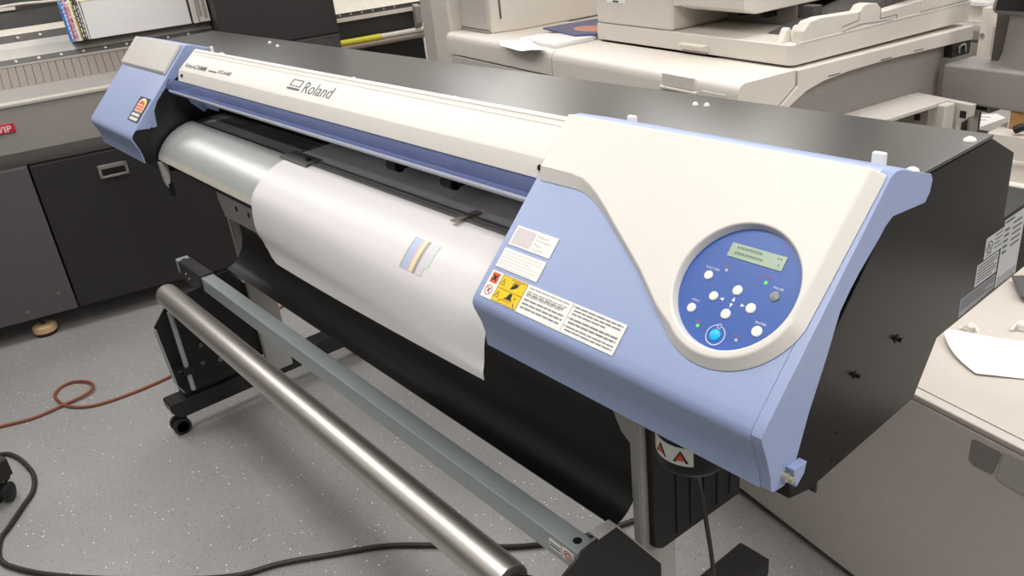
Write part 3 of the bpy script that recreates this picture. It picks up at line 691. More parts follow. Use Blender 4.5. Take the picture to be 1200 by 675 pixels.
tag(g.build('core_tube', M['roller'], ang=40), 'long round satin steel take-up core tube, in front of the square bar', 'tube')

# ------------------------------------------------------------------ wide-format machine on the left
c78, s78 = math.cos(math.radians(78)), math.sin(math.radians(78))
MF = axes((-3.55,-.095,0), (c78,s78,0), (-s78,c78,0), (0,0,1))       # local: s along the front, w into the machine, z up
MFP = MF @ axes((0,0,0), (0,1,0), (0,0,1), (1,0,0))                  # profile (w,z) swept along s
def fl(): return G(MF)
FB = root('flatbed_printer', MF @ Vector((.5,.4,0)), 'grey wide-format flatbed printer with a charcoal cabinet and tall black end housing', 'printer')
g = G(); g.plate(MFP, [(0,.10),(0,.765),(.02,.77),(.9,.77),(.9,.10)], -1.2, -.004); lp = lab(g.build('cabinet_door', M['cableft'], FB, .002), 'slate grey cabinet door')
for (s_, z) in ((-.20,.14),(-.06,.19)):
    g = fl(); g.cyl((s_,-.002,z),(s_,.001,z),.006,seg=12); g.build('screw', M['cabgrey2'], lp)
g = G(); g.plate(MFP, [(.006,.10),(.006,.762),(.02,.765),(.9,.765),(.9,.10)], .004, 1.25); dr = lab(g.build('cabinet_door', M['cabdoor'], FB, .002), 'charcoal cabinet door with a recessed chrome handle')
g = fl()
for a in ((.254,.375,.690,.708),(.254,.375,.650,.660),(.254,.266,.650,.708),(.363,.375,.650,.708)): g.box(a[0],a[1],-.004,.006,a[2],a[3])
hd = g.build('door_handle', M['steel'], dr, .001)
g = fl(); g.box(.266,.363,.001,.006,.660,.690); g.build('handle_recess', M['dark'], hd)
# front face, strip, cover, rails as one extruded profile broken into its bands
S0, S1 = -1.4, .90
def band(nm, pts, m, s0=S0, s1=S1, back=None, lbl=None, par=FB, bev=0):
    base = [(p[0] + .02, p[1] - .03) for p in reversed(pts)] if back is None else back
    g = G(); g.plate(MFP, pts + base, s0, s1); o = g.build(nm, m, par, bev)
    if lbl: o['label'] = lbl
    return o
band('lower_panel', [(.035,.768),(0,.830)], M['cabgrey2'], back=[(.3,.830),(.3,.768)])
fp = band('front_panel', [(0,.831),(-.004,1.018)], M['cabgrey'], back=[(.3,1.018),(.3,.831)], lbl='warm grey front panel with a crimson badge')
band('edge_strip', [(-.012,1.018),(-.012,1.028),(.004,1.036)], M['cabstrip'], back=[(.2,1.036),(.2,1.018)])
band('ledge', [(.004,1.034),(.10,1.074)], M['cabgrey'], back=[(.3,1.074),(.3,1.034)])
# ribbed brown cover
g = fl(); nrib = 46
for i in range(nrib):
    s0 = -.55 + i*.031; g.plate(axes((0,0,0),(0,1,0),(0,0,1),(1,0,0)), [(.10,1.074),(.20,1.146),(.23,1.146),(.23,1.074)], s0, s0+.0295)
g.plate(axes((0,0,0),(0,1,0),(0,0,1),(1,0,0)), [(.104,1.072),(.204,1.141),(.23,1.141),(.23,1.072)], -.6, .89); rb = lab(g.build('ribbed_cover', M['fins'], FB, .002), 'brown-grey ribbed cover')
band('rail_edge', [(.20,1.147),(.20,1.155)], M['railsilver'], back=[(.35,1.155),(.35,1.147)])
r1 = band('screw_rail', [(.20,1.155),(.212,1.176)], M['raildark'], back=[(.35,1.176),(.35,1.155)])
band('guide_rail', [(.212,1.176),(.29,1.210)], M['railsilver'], back=[(.4,1.210),(.4,1.176)])
band('guide_rail', [(.296,1.210),(.32,1.232)], M['railsilver'], back=[(.42,1.232),(.42,1.210)])
r2 = band('screw_rail', [(.32,1.232),(.332,1.262)], M['raildark'], back=[(.45,1.262),(.45,1.232)])
band('guide_rail', [(.332,1.262),(.40,1.282)], M['cream'], back=[(.5,1.282),(.5,1.262)])
band('gap', [(.41,1.282),(.42,1.308)], M['dark'], back=[(.5,1.308),(.5,1.282)])
band('gantry_cover', [(.42,1.308),(.50,1.343),(.56,1.350),(.60,1.75)], M['charcoal'], back=[(.75,1.75),(.75,1.30)])
for par, w, z in ((r1,.207,1.166),(r2,.327,1.248)):
    for k in range(11):
        s_ = -.10 + k*.089 if w < .3 else .02 + k*.089
        if s_ > .86 or (w > .3 and s_ > .28): continue
        g = fl(); c = Vector((s_, w, z)); g.lathe(c, (0,-.87,.5), [(.0068,-.003),(.0068,.002),(.004,.0035),(0,.004)], 12); g.build('rail_screw', M['steel'], par)
g = fl(); g.tube([(-.3,.52,1.362),(.0,.52,1.368),(.15,.51,1.372),(.26,.53,1.366),(.45,.55,1.36)], .006); g.build('air_hose', M['cream'], FB)
g = fl(); g.box(-.5,.13,.505,.53,1.351,1.364); g.build('white_strip', M['coplight'], FB, .001)
# badge
g = fl(); g.box(-.13,.006,-.010,-.003,.917,.957); bd = lab(g.build('badge', M['badge'], fp, .004), 'crimson badge with pale letters')
MFF = MF @ axes((0,0,0), (1,0,0), (0,0,1), (0,-1,0))
g = G(); put_text(g, MFF, 'VIP', -.062, .922, .056, .026, .0104, bold=.02); g.build('badge_lettering', M['badgetext'], bd)
# black housing and leveling feet
g = G(); g.plate(MFP, [(.012,.10),(.012,1.075),(.016,1.083),(.010,1.09),(.010,1.95),(.8,1.95),(.8,.10)], .903, 1.432); hs = lab(g.build('end_housing', M['cabdoor'], FB, .003), 'tall black end housing')
g = fl(); g.box(.95,1.43,.0105,.0118,1.0745,1.0765); g.build('seam', M['raildark'], hs)
for (s_) in (-.165,):
    g = fl(); g.cyl((s_,.05,.045),(s_,.05,.10),.010,seg=12); g.lathe((s_,.05,0),(0,0,1),[(.042,0),(.046,.004),(.046,.012),(.040,.015)],32); lf = g.build('levelling_foot', M['rubber'], FB)
    g = fl(); g.lathe((s_,.05,.015),(0,0,1),[(.048,0),(.052,.006),(.050,.028),(.040,.034),(.012,.036),(0,.036)],32); lab(g.build('foot_pad', M['wood'], lf), 'pale wooden pad of the levelling foot')

# magazines and paper box standing on the machine
def mag(s0, s1, tilt, rgb, nm, label, cat, z0, z1, w0=.20, depth=.29, ink=None, grp='magazines on the flatbed'):
    g = fl(); dz = z1 - z0
    a = [(s0, w0, z0), (s1, w0, z0), (s1, w0 + depth, z0), (s0, w0 + depth, z0)]
    b = [(p[0] + tilt, p[1], z1) for p in a]
    g.loft([a, b]); m_ = mat('cover_' + nm, rgb, .5, noise=.25 if ink else .03, nscale=90)
    o = g.build(nm, m_, None, .0008); tag(o, label, cat, grp)
    if ink:
        g = fl(); rr = random.Random(int(s0*1e4)); zz = z0 + .012
        while zz < z1 - .02:
            l = rr.uniform(.008,.022); f0 = (zz-z0)/dz; f1 = (zz+l-z0)/dz
            q = lambda f, e: (s0 + tilt*f + (s1-s0)*e, w0 - .0006, z0 + dz*f)
            A = [q(f0,.25), q(f0,.75), q(f1,.75), q(f1,.25)]; g.loft([A, [(p[0], p[1] + .0005, p[2]) for p in A]]); zz += l + .006
        g.build('spine_print', mat('spine_ink', ink, .5), o)
    return o
mz0, mz1 = 1.2110, 1.372
mags = [(.3060,.3140,(94,150,214),'magazine','blue-spined magazine, the leftmost of the row on the flatbed',(40,80,150)),
        (.3145,.3235,(112,166,224),'magazine','lighter blue magazine second from the left in the row on the flatbed',(230,236,246)),
        (.3240,.3320,(226,164,186),'magazine','pink magazine between the blue ones and the pale ones on the flatbed',(180,70,90)),
        (.3325,.3430,(236,206,212),'magazine','pale pink magazine with a red mark on its spine on the flatbed',(200,120,120)),
        (.3435,.3520,(240,236,228),'magazine','white magazine standing left of the yellow one on the flatbed',None),
        (.3525,.3590,(222,204,72),'magazine','yellow-spined magazine in the row on the flatbed',(150,130,40)),
        (.3595,.3690,(60,58,62),'magazine','black magazine with white spine print beside the yellow one',(220,220,220)),
        (.3695,.3790,(92,92,94),'magazine','dark grey magazine next to the white carton on the flatbed',(210,210,205)),
        (.3795,.3860,(238,234,228),'magazine','thin white magazine against the white carton on the flatbed',None)]
for k, (a, b, rgb, nm, lb_, ink) in enumerate(mags):
    o = mag(a, b, -.002, rgb, nm, lb_, 'magazine', mz0, mz1 - (.004 if k % 2 else 0), .172 + .002*(k % 3), .12, ink)
    if 'red mark' in lb_:
        g = fl(); q = lambda f: (a - .002*f, .1738 + .002*0, mz0 + (mz1-mz0)*f)
        w_ = .172 + .002*(k % 3) - .0012
        g.box(a + .001, b - .002, w_, w_ + .0008, 1.288, 1.302); lab(g.build('spine_mark', M['red'], o), 'red mark on the spine')
g = fl(); g.box(.388,.812,.170,.292,mz0,1.366); cb = tag(g.build('white_carton', M['paper2'], None, .002), 'long plain white carton lying on the flatbed beside the row of magazines', 'box')
g = fl(); g.box(.386,.814,.168,.294,1.366,1.3705); lab(g.build('carton_lid', mat('pale_yellow_board', (236,226,178), .6), cb, .001), 'pale yellow lid edge')
g = fl(); g.box(.822,.846,.166,.29,mz0 - .001,1.40); bn = tag(g.build('file_box', M['cream'], None, .002), 'cream file box standing between the white carton and the black housing', 'box')
g = fl(); g.box(.848,.896,.172,.29,mz0,1.40); bn2 = lab(g.build('box_sleeve', M['coplight'], bn, .001), 'pale sleeve of the file box')
for s0, s1, z0, z1 in ((.854,.866,1.235,1.38),(.874,.888,1.225,1.38)):
    g = fl(); g.box(s0,s1,.1712,.1722,z0,z1); b2 = g.build('spine_label', M['inkfaint'], bn2)
    g = fl(); g.box(s0+.003,s1-.003,.1705,.1714,z0+.01,z1-.01); g.build('spine_panel', M['label'], b2) if False else g.bm.free()

# ------------------------------------------------------------------ second wide machine seen between the black housing and the copier
RP = root('roll_printer', MF @ Vector((1.66,.4,0)), 'cream and black wide-format roll machine glimpsed between the black housing and the copier', 'printer')
B2 = dict(s0=1.445, s1=1.90, par=RP)
band('top_cover', [(.10,1.158),(.13,1.20),(.2,1.32)], M['cream'], back=[(.5,1.32),(.5,1.158)], **B2)
g = fl(); g.box(1.445,1.90,.118,.128,1.178,1.181); g.build('cover_seam', M['raildark'], RP)
r3 = band('screw_rail', [(.104,1.137),(.104,1.158)], M['raildark'], back=[(.5,1.158),(.5,1.137)], **B2)
for k in range(6):
    g = fl(); g.lathe((1.475+k*.056,.104,1.149),(0,-1,0),[(.0055,0),(.0055,.002),(.003,.003),(0,.0035)],10); g.build('rail_screw', M['steel'], r3)
band('guide_rail', [(.096,1.119),(.096,1.137)], M['cream'], back=[(.5,1.137),(.5,1.119)], **B2)
band('dark_panel', [(.14,1.03),(.13,1.119)], M['charcoal'], back=[(.5,1.119),(.5,1.03)], **B2)
g = fl(); g.cyl((1.445,.115,1.021),(1.665,.115,1.021),.0145,seg=20); g.build('strip', M['yellowtube'], RP)
g = fl(); g.cyl((1.665,.117,1.021),(1.90,.117,1.021),.0125,seg=20); g.build('strip', M['coplight'], RP)
g = fl(); g.cyl((1.445,.112,.995),(1.90,.112,.995),.0135,seg=20); g.build('support_bar', M['brown'], RP)
band('lower_body', [(.15,.10),(.15,1.03)], M['dark'], back=[(.6,1.03),(.6,.10)], **B2)
g = G(); g.plate(MFP, [(.06,1.14),(.06,1.06),(.10,1.03),(.10,1.15)], 1.845, 1.875); g.build('end_bracket', M['copgrey'], RP, .002)
g = fl(); g.box(1.5,1.56,.3,.4,0,.10); g.box(1.8,1.86,.3,.4,0,.10); g.build('machine_foot', M['rubber'], RP)

# ------------------------------------------------------------------ production copier behind the printer
ca, sa = math.cos(math.radians(-9)), math.sin(math.radians(-9))
MCp = axes((-.843,1.095,0), (ca,sa,0), (-sa,ca,0), (0,0,1))          # local: s to the right along the front, w back, z up
MCW = MCp @ axes((0,0,0), (0,1,0), (0,0,1), (1,0,0))                 # profile (w,z) swept along s
def cp(): return G(MCp)
CO = root('production_copier', MCp @ Vector((-.43,.5,0)), 'big beige production copier with an open output bay, behind the printer', 'copier')
g = cp(); g.box(-.842,-.022,.05,.83,.06,1.085); g.box(-.842,-.06,.83,.98,.06,1.10); lab(g.build('base_body', M['copgrey'], CO, .006), 'mid grey lower body')
for s_ in (-.75,-.12):
    for w_ in (.12,.9):
        g = cp(); g.cyl((s_,w_,0),(s_,w_,.06),.025,seg=16); g.build('machine_foot', M['rubber'], CO)
def frontdeck(s0, s1, nm, par, zlow=.70):
    g = G(); g.plate(MCW, [(.001,zlow),(0,1.088),(.003,1.104),(.010,1.114),(.022,1.119),(.199,1.119),(.199,1.078),(.062,.985),(.062,zlow)], s0, s1)
    return g.build(nm, M['copier'], par, .0015, ang=40)
dk = lab(frontdeck(-.842, 0, 'front_deck', CO), 'beige front deck with a rounded edge')
g = cp(); g.box(-.284,-.154,-.0035,.004,1.083,1.117); g.build('release_latch', M['copier'], dk, .003)
g = cp(); g.box(-.292,-.146,-.008,.002,1.075,1.082); g.build('latch_lip', M['coplight'], dk, .002)
g = cp(); g.box(-.13,-.045,-.002,.004,1.03,1.088); g.build('front_plate', M['copier'], dk, .001)
g = G(); g.plate(MCW, [(.204,1.117),(.925,1.112),(.925,1.072),(.55,1.081),(.40,1.079),(.30,1.071),(.24,1.058),(.18,1.030),(.115,.985),(.070,.985),(.204,1.076)], -.30, .004); lab(g.build('side_band', M['copier'], CO, .002), 'pale band below the upper unit')
g = cp()
for w0, w1, z in ((.315,.36,1.079),(.52,.565,1.084),(.66,.70,1.0835)): g.box(.0035,.0046,w0,w1,z,z+.0025)
g.build('band_slot', M['copdark'], CO)
# upper unit
def rr_plan(s0, s1, w0, w1, r, n=8):
    return [(s0,w0)] + [(s1-r+r*math.sin(a), w0+r-r*math.cos(a)) for a in [PI/2*i/n for i in range(n+1)]] + [(s1,w1),(s0,w1)]
g = G(); g.plate(MCp, rr_plan(-.862,-.018,.202,.93,.022), 1.1235, 1.176); sl_ = lab(g.build('upper_base', M['copier'], CO, .003, ang=40), 'beige base of the upper unit')
g = G(); g.plate(MCW, [(.197,1.130),(.185,1.146),(.185,1.150),(.204,1.150),(.204,1.130)], -.435, -.325); g.build('pull_grip', M['coplight'], sl_, .002)
g = cp(); g.box(-.432,-.328,.1995,.204,1.1245,1.146); g.build('grip_recess', M['copgrey'], sl_)
g = cp(); g.box(-.862,-.478,.202,.93,1.176,1.75); lab(g.build('upper_body', M['copier'], CO, .012, seg=3), 'beige upper body left of the output bay')
g = cp(); g.box(-.80,-.70,.2005,.203,1.246,1.262); bl = g.build('body_label', M['label'], CO)
g = cp(); g.box(-.765,-.735,.2,.2008,1.2475,1.2525); g.build('label_print', M['ink'], bl)
g = cp(); g.box(-.478,-.448,.206,.93,1.250,1.75); g.build('bay_filler', M['copier'], CO, .002)
g = G(); g.plate(MCW, [(.202,1.75),(.202,1.256),(.206,1.250),(.250,1.236),(.93,1.236),(.93,1.75)], -.445, -.190); g.build('scanner_unit', M['copier'], CO, .004)
g = cp(); g.box(-.215,-.019,.62,.93,1.290,1.75); g.build('scanner_unit', M['copier'], CO, .004)
g = cp(); g.box(-.478,-.205,.42,.46,1.176,1.2455); lab(g.build('bay_inner_panel', M['copgrey'], CO, .003), 'grey inner wall of the output bay')
g = cp(); g.box(-.205,-.15,.425,.46,1.177,1.232); g.build('bay_inner_block', M['copdark'], CO, .002)
g = cp(); g.box(-.478,-.054,.60,.64,1.176,1.75); lab(g.build('bay_back', M['copdark'], CO), 'dark back of the output bay')
g = G(); g.plate(MCW, [(.30,1.1765),(.60,1.1765),(.60,1.230)], -.20, -.055); g.build('output_tray', M['copdark'], CO)
for s_ in (-.36,-.27):
    g = cp(); g.box(s_-.012,s_+.012,.36,.40,1.205,1.237); g.cyl((s_,.355,1.212),(s_,.385,1.212),.008,seg=12); g.build('exit_roller', M['dark'], CO)
sidew = [(.235,1.176),(.700,1.176),(.705,1.216),(.535,1.2085),(.530,1.222),(.515,1.2335),(.485,1.2385),(.462,1.2365),(.448,1.2225),(.30,1.2300),(.262,1.226),(.240,1.205)]
g = G(); g.plate(MCW, sidew, -.052, -.0175); tw = lab(g.build('tray_side_wall', M['copier'], CO, .003), 'side wall of the output tray with a rounded hump')
g = cp()
for w0, z0, w1, z1 in ((.381,1.1795,.456,1.189),(.381,1.193,.446,1.2005),(.446,1.2005,.447,1.222),(.456,1.189,.60,1.1785),(.60,1.1785,.601,1.191),(.531,1.1915,.60,1.191),(.531,1.1915,.532,1.222)):
    d = Vector((w1-w0, z1-z0)).normalized(); nn_ = Vector((-d.y, d.x))*.0007
    g.plate(axes((0,0,0),(0,1,0),(0,0,1),(1,0,0)), [(w0-nn_.x,z0-nn_.y),(w1-nn_.x,z1-nn_.y),(w1+nn_.x,z1+nn_.y),(w0+nn_.x,z0+nn_.y)], -.0178, -.0168)
g.build('guide_groove', M['copdark'], tw)
g = cp(); g.box(-.62,-.0175,.70,.93,1.176,1.75); g.build('rear_block', M['copier'], CO, .012, seg=3)
g = cp(); g.box(-.019,-.0165,.215,.93,1.1765,1.1800); g.build('side_bead', M['coplight'], CO, .0008)
for k, (s_, w_) in enumerate(((-.085,.235),(-.082,.275),(-.080,.315))):
    g = G(MCp); g.plate(MCp.inverted() @ MCW, [(w_-.022,1.176),(w_+.012,1.176),(w_+.012,1.205),(w_+.005,1.212),(w_-.004,1.208)], s_, s_+.022); g.build('tray_tab', M['coplight'], CO, .002)
# side tray and rear details
g = cp(); g.box(-.022,.100,.415,.700,.943,.955); stt = lab(g.build('side_tray', M['copier2'], CO, .003), 'pale grey tray bracket on the copier side')
g = cp(); g.box(.066,.122,.655,.700,.63,.950); g.build('tray_post', M['copier2'], stt, .006)
g = cp(); g.box(-.022,.075,.66,.695,.63,.943); g.build('tray_back', M['copgrey'], stt)
g = cp(); g.box(.028,.045,.656,.661,.895,.912); g.build('square_hole', M['dark'], stt)
g = G(); g.plate(MCp @ axes((0,0,0), (1,0,0), (0,0,1), (0,-1,0)), [(-.03,.63),(.118,.63),(.124,.885),(.158,.912),(.160,.945),(-.03,.952)], -.735, -.715); pn = lab(g.build('rear_panel', M['copier2'], CO, .003), 'pale rear panel with a square hole')
g = cp(); g.box(.128,.146,.7135,.7155,.905,.925); g.build('square_hole', M['dark'], pn)
g = cp(); g.box(-.02,.006,.832,.915,1.035,1.072); lr = g.build('latch_recess', M['dark'], CO)
g = cp(); g.tube([(.008,.862,1.045),(.008,.862,1.062),(.008,.885,1.066),(.008,.892,1.045)], .003); g.build('latch_hook', M['steel'], lr)

# finisher module left of the copier
FI = root('copier_finisher', MCp @ Vector((-1.35,.5,0)), 'beige finisher cabinet left of the copier, papers lying on its deck', 'copier')
g = cp(); g.box(-1.62,-.846,.03,.93,.06,1.115); g.build('base_body', M['copier'], FI, .004)
g = G(); g.plate(MCW, [(.031,1.040),(0,1.040),(0,1.092),(.003,1.106),(.010,1.115),(.022,1.119),(.4,1.119),(.4,1.116),(.031,1.112)], -1.62, -.8455); dd = lab(g.build('front_deck', M['copier'], FI, .0015, ang=40), 'beige rounded deck edge')
g = G(); MCF = MCp @ axes((0,0,0), (1,0,0), (0,0,1), (0,-1,0))
pts = [(-.848,.12),(-.848,1.034),(-1.548,1.034)] + [(-1.548+.05*math.cos(a), .984+.05*math.sin(a)) for a in [PI/2 + PI/2*i/6 for i in range(1,7)]] + [(-1.598,.12)]
g.plate(MCF, pts, -.03, .001); g.build('front_door', M['copier2'], FI, .002)
g = G(); g.plate(MCp, [(-1.70,.085),(-1.385,.085),(-1.345,.20),(-1.335,.93),(-1.70,.93)], 1.119, 1.75); ub = g.build('upper_body', M['copier'], FI, .006)
g = cp(); g.box(-1.655,-1.40,.078,.09,1.130,1.75); g.build('recess_panel', M['copier2'], ub, .004)
g = cp(); g.box(-1.655,-1.395,.072,.09,1.1195,1.129); g.build('panel_step', M['copgrey'], ub, .002)
g = cp(); g.box(-1.372,-1.371,.118,.13,1.17,1.75); g.build('panel_seam', M['copdark'], ub)
g = cp(); g.box(-1.79,-1.622,.025,.93,.06,1.78); lab(g.build('corner_column', M['copier'], FI, .015, seg=3), 'pale corner column')
g = cp(); g.box(-1.95,-1.79,.05,.93,.06,1.78); lab(g.build('corner_column', M['copier2'], FI, .015, seg=3), 'grey-beige corner column')
for s_ in (-1.85,-.95):
    for w_ in (.12,.85):
        g = cp(); g.cyl((s_,w_,0),(s_,w_,.06),.025,seg=16); g.build('machine_foot', M['rubber'], FI)
g = cp(); g.box(-1.335,-.863,.905,.93,1.1195,1.75); g.build('rear_wall', M['copier'], FI, .004)

# papers on the finisher deck
DZ = 1.1195
def dpt(s_, w_, z): return MCp @ Vector((s_, w_, z))
def flat(nm, pts, z0, z1, m, par=None):
    g = G(); g.plate(MCp, pts, z0, z1); return g.build(nm, m, par, .0006)
PSTK = [(-1.205,.055),(-.885,.045),(-.872,.30),(-1.16,.42)]
PSTK = [(-1.135,.052),(-.872,.036),(-.868,.185),(-.90,.24),(-1.126,.155)]
ps = tag(flat('paper_stack', PSTK, DZ, DZ + .010, M['paper2']), 'thin stack of white paper on the finisher deck, under the navy booklet', 'paper')
ps2 = flat('top_sheet', [(-1.120,.058),(-.880,.042),(-.872,.178),(-.90,.235),(-1.115,.150)], DZ + .0102, DZ + .0125, M['paper2'], ps)
bk = tag(flat('booklet', [(-1.19,.192),(-.935,.160),(-.870,.215),(-.870,.400),(-1.16,.410)], DZ + .0127, DZ + .019, M['booklet']), 'glossy navy booklet with a salmon picture on the stack of white paper', 'booklet')
ell = [(-.985 + .085*math.cos(2*PI*i/24) , .265 + .050*math.sin(2*PI*i/24)) for i in range(24)]
flat('cover_picture', ell, DZ + .019, DZ + .0193, M['bookletimg'], bk)
g = G(); fgrid = []
FA, FBk, FC, FDk = (-1.093,-.048), (-1.215,.020), (-1.075,.030), (-.868,-.008)
for i in range(11):
    t = i/10; row = []
    fx = [(-1.093,-.046),(-1.00,-.056),(-.928,-.056),(-.866,-.006)]; bx = [(-1.222,.018),(-1.16,.030),(-1.10,.034),(-.99,.038)]
    def pick(P):
        q = t*3; k = min(int(q), 2); f = q - k; return (P[k][0]+(P[k+1][0]-P[k][0])*f, P[k][1]+(P[k+1][1]-P[k][1])*f)
    a, b = pick(fx), pick(bx)
    for j in range(5):
        u = j/4
        z = DZ + .0020 + .020*max(0, 1 - abs(t-.78)/.22)*(.25 + .75*u) + .002*math.sin(t*7)*(1-u)
        row.append(MCp @ Vector((a[0]+(b[0]-a[0])*u, a[1]+(b[1]-a[1])*u, z)))
    fgrid.append(row)
g.sheet(fgrid, .0007); tag(g.build('creased_sheet', M['paper2'], ang=25), 'single creased white sheet jutting over the front edge of the finisher deck', 'paper')

# operator console on its arm
OC = root('operator_console', MCp @ Vector((.30,.87,.45)), 'grey copier console: box arm, curved neck and black screen, at the right edge', 'console')
g = cp(); g.box(.003,.75,.80,.945,.918,1.024); am = lab(g.build('box_arm', M['arm'], OC, .008, seg=3), 'horizontal grey box arm')
g = cp(); g.box(.088,.142,.83,.90,.895,.918); g.build('arm_underplate', M['copgrey'], am)
g = cp(); g.box(.098,.134,.828,.832,.901,.910); g.build('slot', M['dark'], am)
g = cp(); g.cyl((.070,.875,.64),(.070,.875,.92),.014,seg=20); g.build('arm_column', M['copier2'], OC)
g = cp(); g.cyl((.034,.885,.64),(.034,.885,.92),.017,seg=20); g.cyl((.055,.915,.64),(.055,.915,.92),.012,seg=16); g.build('arm_column', M['copdark'], OC)
g = G(MCp); ring_ = []
for z, k in ((1.022,.178),(1.032,.160),(1.06,.152),(1.12,.149),(1.22,.146)):
    cx_ = .282 + .02*(z-1.02)
    ring_.append([(cx_ + k*math.cos(2*PI*i/32), .875 + .05*math.sin(2*PI*i/32), z) for i in range(32)])
g.loft(ring_); lab(g.build('neck', M['arm'], OC), 'curved grey neck')
g = cp(); g.box(.080,.135,.905,.925,1.024,1.20); g.build('neck_dark_gap', M['raildark'], OC)  # dark gap beside the neck, put in as a dark box
MM = MCp @ Matrix.Translation((.375,.83,1.166)) @ Matrix.Rotation(math.radians(-15), 4, 'X')
g = G(MM); g.box(-.265,.30,-.02,.03,0,.30); mo = lab(g.build('monitor', M['cabgrey2'], OC, .018, seg=4), 'monitor with a grey bezel')
g = G(MM); g.box(-.248,.29,-.0225,-.0195,.008,.292); g.build('screen', M['screen'], mo, .001)

# wide feeder deck in the foreground right
a_ = math.radians(-11.5); MD = axes((-.636,.947,0), (math.cos(a_),math.sin(a_),0), (-math.sin(a_),math.cos(a_),0), (0,0,1))
FD = root('paper_feeder', MD @ Vector((.5,.35,0)), 'low wide grey-beige paper feeder cabinet with a pale lid, right behind the printer', 'cabinet')
g = G(MD); g.box(-.16,1.30,0,.70,.025,.586); fb = lab(g.build('cabinet_body', M['deck'], FD, .004), 'grey-beige cabinet body')
g = G(MD); g.box(-.14,1.28,.03,.68,0,.026); g.build('plinth', M['dark'], FD)
g = G(MD); g.box(-.16,1.30,0.0,.026,.587,.601); lab(g.build('lid_rim', M['decktop'], FD, .004, seg=3), 'pale lid rim')
g = G(MD); g.box(-.16,1.30,.0275,.70,.587,.601); lab(g.build('lid', M['decktop'], FD, .0015), 'pale beige lid')
MDF = MD @ axes((0,0,0), (1,0,0), (0,0,1), (0,-1,0))
g = G(); g.plate(MDF, [(.545,.520),(.545,.566),(.552,.572),(.602,.572),(.606,.569),(.598,.524),(.594,.514),(.556,.512)], -.006, .0012); hh = lab(g.build('handle_pocket', M['copgrey'], fb, .001), 'recessed grey handle pocket')
g = G(); g.plate(MDF, [(.603,.520),(.609,.577),(.616,.581),(.76,.581),(.76,.508),(.612,.510)], -.004, .003); g.build('handle_plate', M['copier2'], fb, .002)
# things on the feeder lid
def dp(x, y, z): return MD @ Vector((x, y, z))
g = G(); gr = []
for i in range(13):
    t = i/12; row = []
    for j in range(9):
        u = j/8
        ax, ay = .440 + (.296-.440)*u, .150 + (.238-.150)*u
        bow = .012*math.sin(PI*u)
        l = .42*t
        curl = (.004 + .013*u**1.5)*math.exp(-(t/.22)**2)
        row.append(dp(ax + .75*l - bow*.5*(1-t), ay + .66*l - bow*(1-t), .6022 + curl))
    gr.append(row)
g.sheet(gr, .0008); tag(g.build('loose_sheet', M['paper2'], ang=60), 'loose white sheet with a lifted end on the feeder lid, beside the end panel', 'paper')
def clip(x, y, rot, lbl):
    F = MD @ Matrix.Translation((x, y, .6012)) @ Matrix.Rotation(rot, 4, 'Z')
    g = G(F); g.lathe((0,0,.0),(0,0,1),[(.007,0),(.009,.003),(.009,.016),(.006,.020),(.0,.020)],16); g.tube([(-.022,0,.003),(-.012,.004,.012),(0,.002,.020),(.012,-.004,.014),(.020,-.010,.004)], .0035); o = g.build('plastic_clip', M['capwhite'])
    tag(o, lbl, 'clip')
    g = G(F); g.cyl((.010,-.014,.004),(.020,-.012,.006),.0035,seg=12); g.build('screw', M['steel'], o)
clip(.322,.298,.3,'white plastic clip with a screw lying left on the feeder lid, near the end panel')
F2 = (.380,.386)
clip(F2[0], F2[1], 1.2, 'white plastic clip on the feeder lid, farther from the end panel')
g = G(MD); g.plate(Matrix.Identity(4), [(.222,.585),(.300,.505),(.60,.58),(.60,.69),(.30,.68)], .612, .620); tr = tag(g.build('dark_tray', M['lav'], None, .003), 'flat dark grey tray lying on the feeder lid at the right edge', 'tray')
g = G(MD); g.plate(Matrix.Identity(4), [(.27,.60),(.32,.55),(.56,.60),(.56,.66)], .6012, .612); g.build('tray_base', M['raildark'], tr)

# stepped beige unit behind the feeder lid
SU = root('stepped_unit', (.0,1.85,0), 'stepped beige cover unit standing behind the end panel at the right edge', 'cabinet')
g = G(); g.box(-.535,.45,1.772,1.80,.602,.742); g.build('lower_step', M['coplight'], SU, .003)
g = G(); g.box(-.535,.45,1.80,2.02,.602,.868); g.build('upper_step', M['copier'], SU, .004)
g = G(); g.box(-.535,.45,1.796,1.7995,.790,.800); g.build('step_edge', M['coplight'], SU, .001)
g = G(); g.box(-.52,.44,1.82,2.0,0,.602); g.build('support_box', M['copgrey'], SU)
# cardboard box, connector cable, print-out
g = G(); g.box(-.505,-.20,1.862,2.0,.869,.9165); cbx = tag(g.build('cardboard_box', M['cardboard'], None, .0015), 'small brown cardboard box on the stepped beige unit under the console arm', 'box')
g = G(); g.box(-.5085,-.5052,1.862,2.0,.870,.9150); g.build('box_flap', M['coplight'], cbx)
PC = root('power_plug', (-.42,1.79,.869), 'black moulded plug with cable on the stepped beige unit', 'plug')
g = G(); d0 = Vector((-.470,1.806,.881)); d1 = Vector((-.440,1.812,.8985)); ax_ = (d1-d0).normalized()
g.lathe(d0, ax_, [(.008,0),(.011,.002),(.011,.022),(.008,.028),(.007,.05)], 16); g.build('plug_body', M['dark'], PC)
g = G(); g.tube([d1 - ax_*.002, d1 + ax_*.02, d1 + ax_*.04 + Vector((.01,0,-.012)), (-.36,1.83,.876), (-.2,1.825,.876), (.0,1.84,.876), (.2,1.85,.876)], .006); g.build('cable', M['blackcord'], PC)
g = G(MCp); g.box(-.17,.075,1.03,1.50,.40,.779); gb = tag(g.build('grey_case', M['copgrey'], None, .003), 'grey case under the console arm with a printed page on it', 'case')
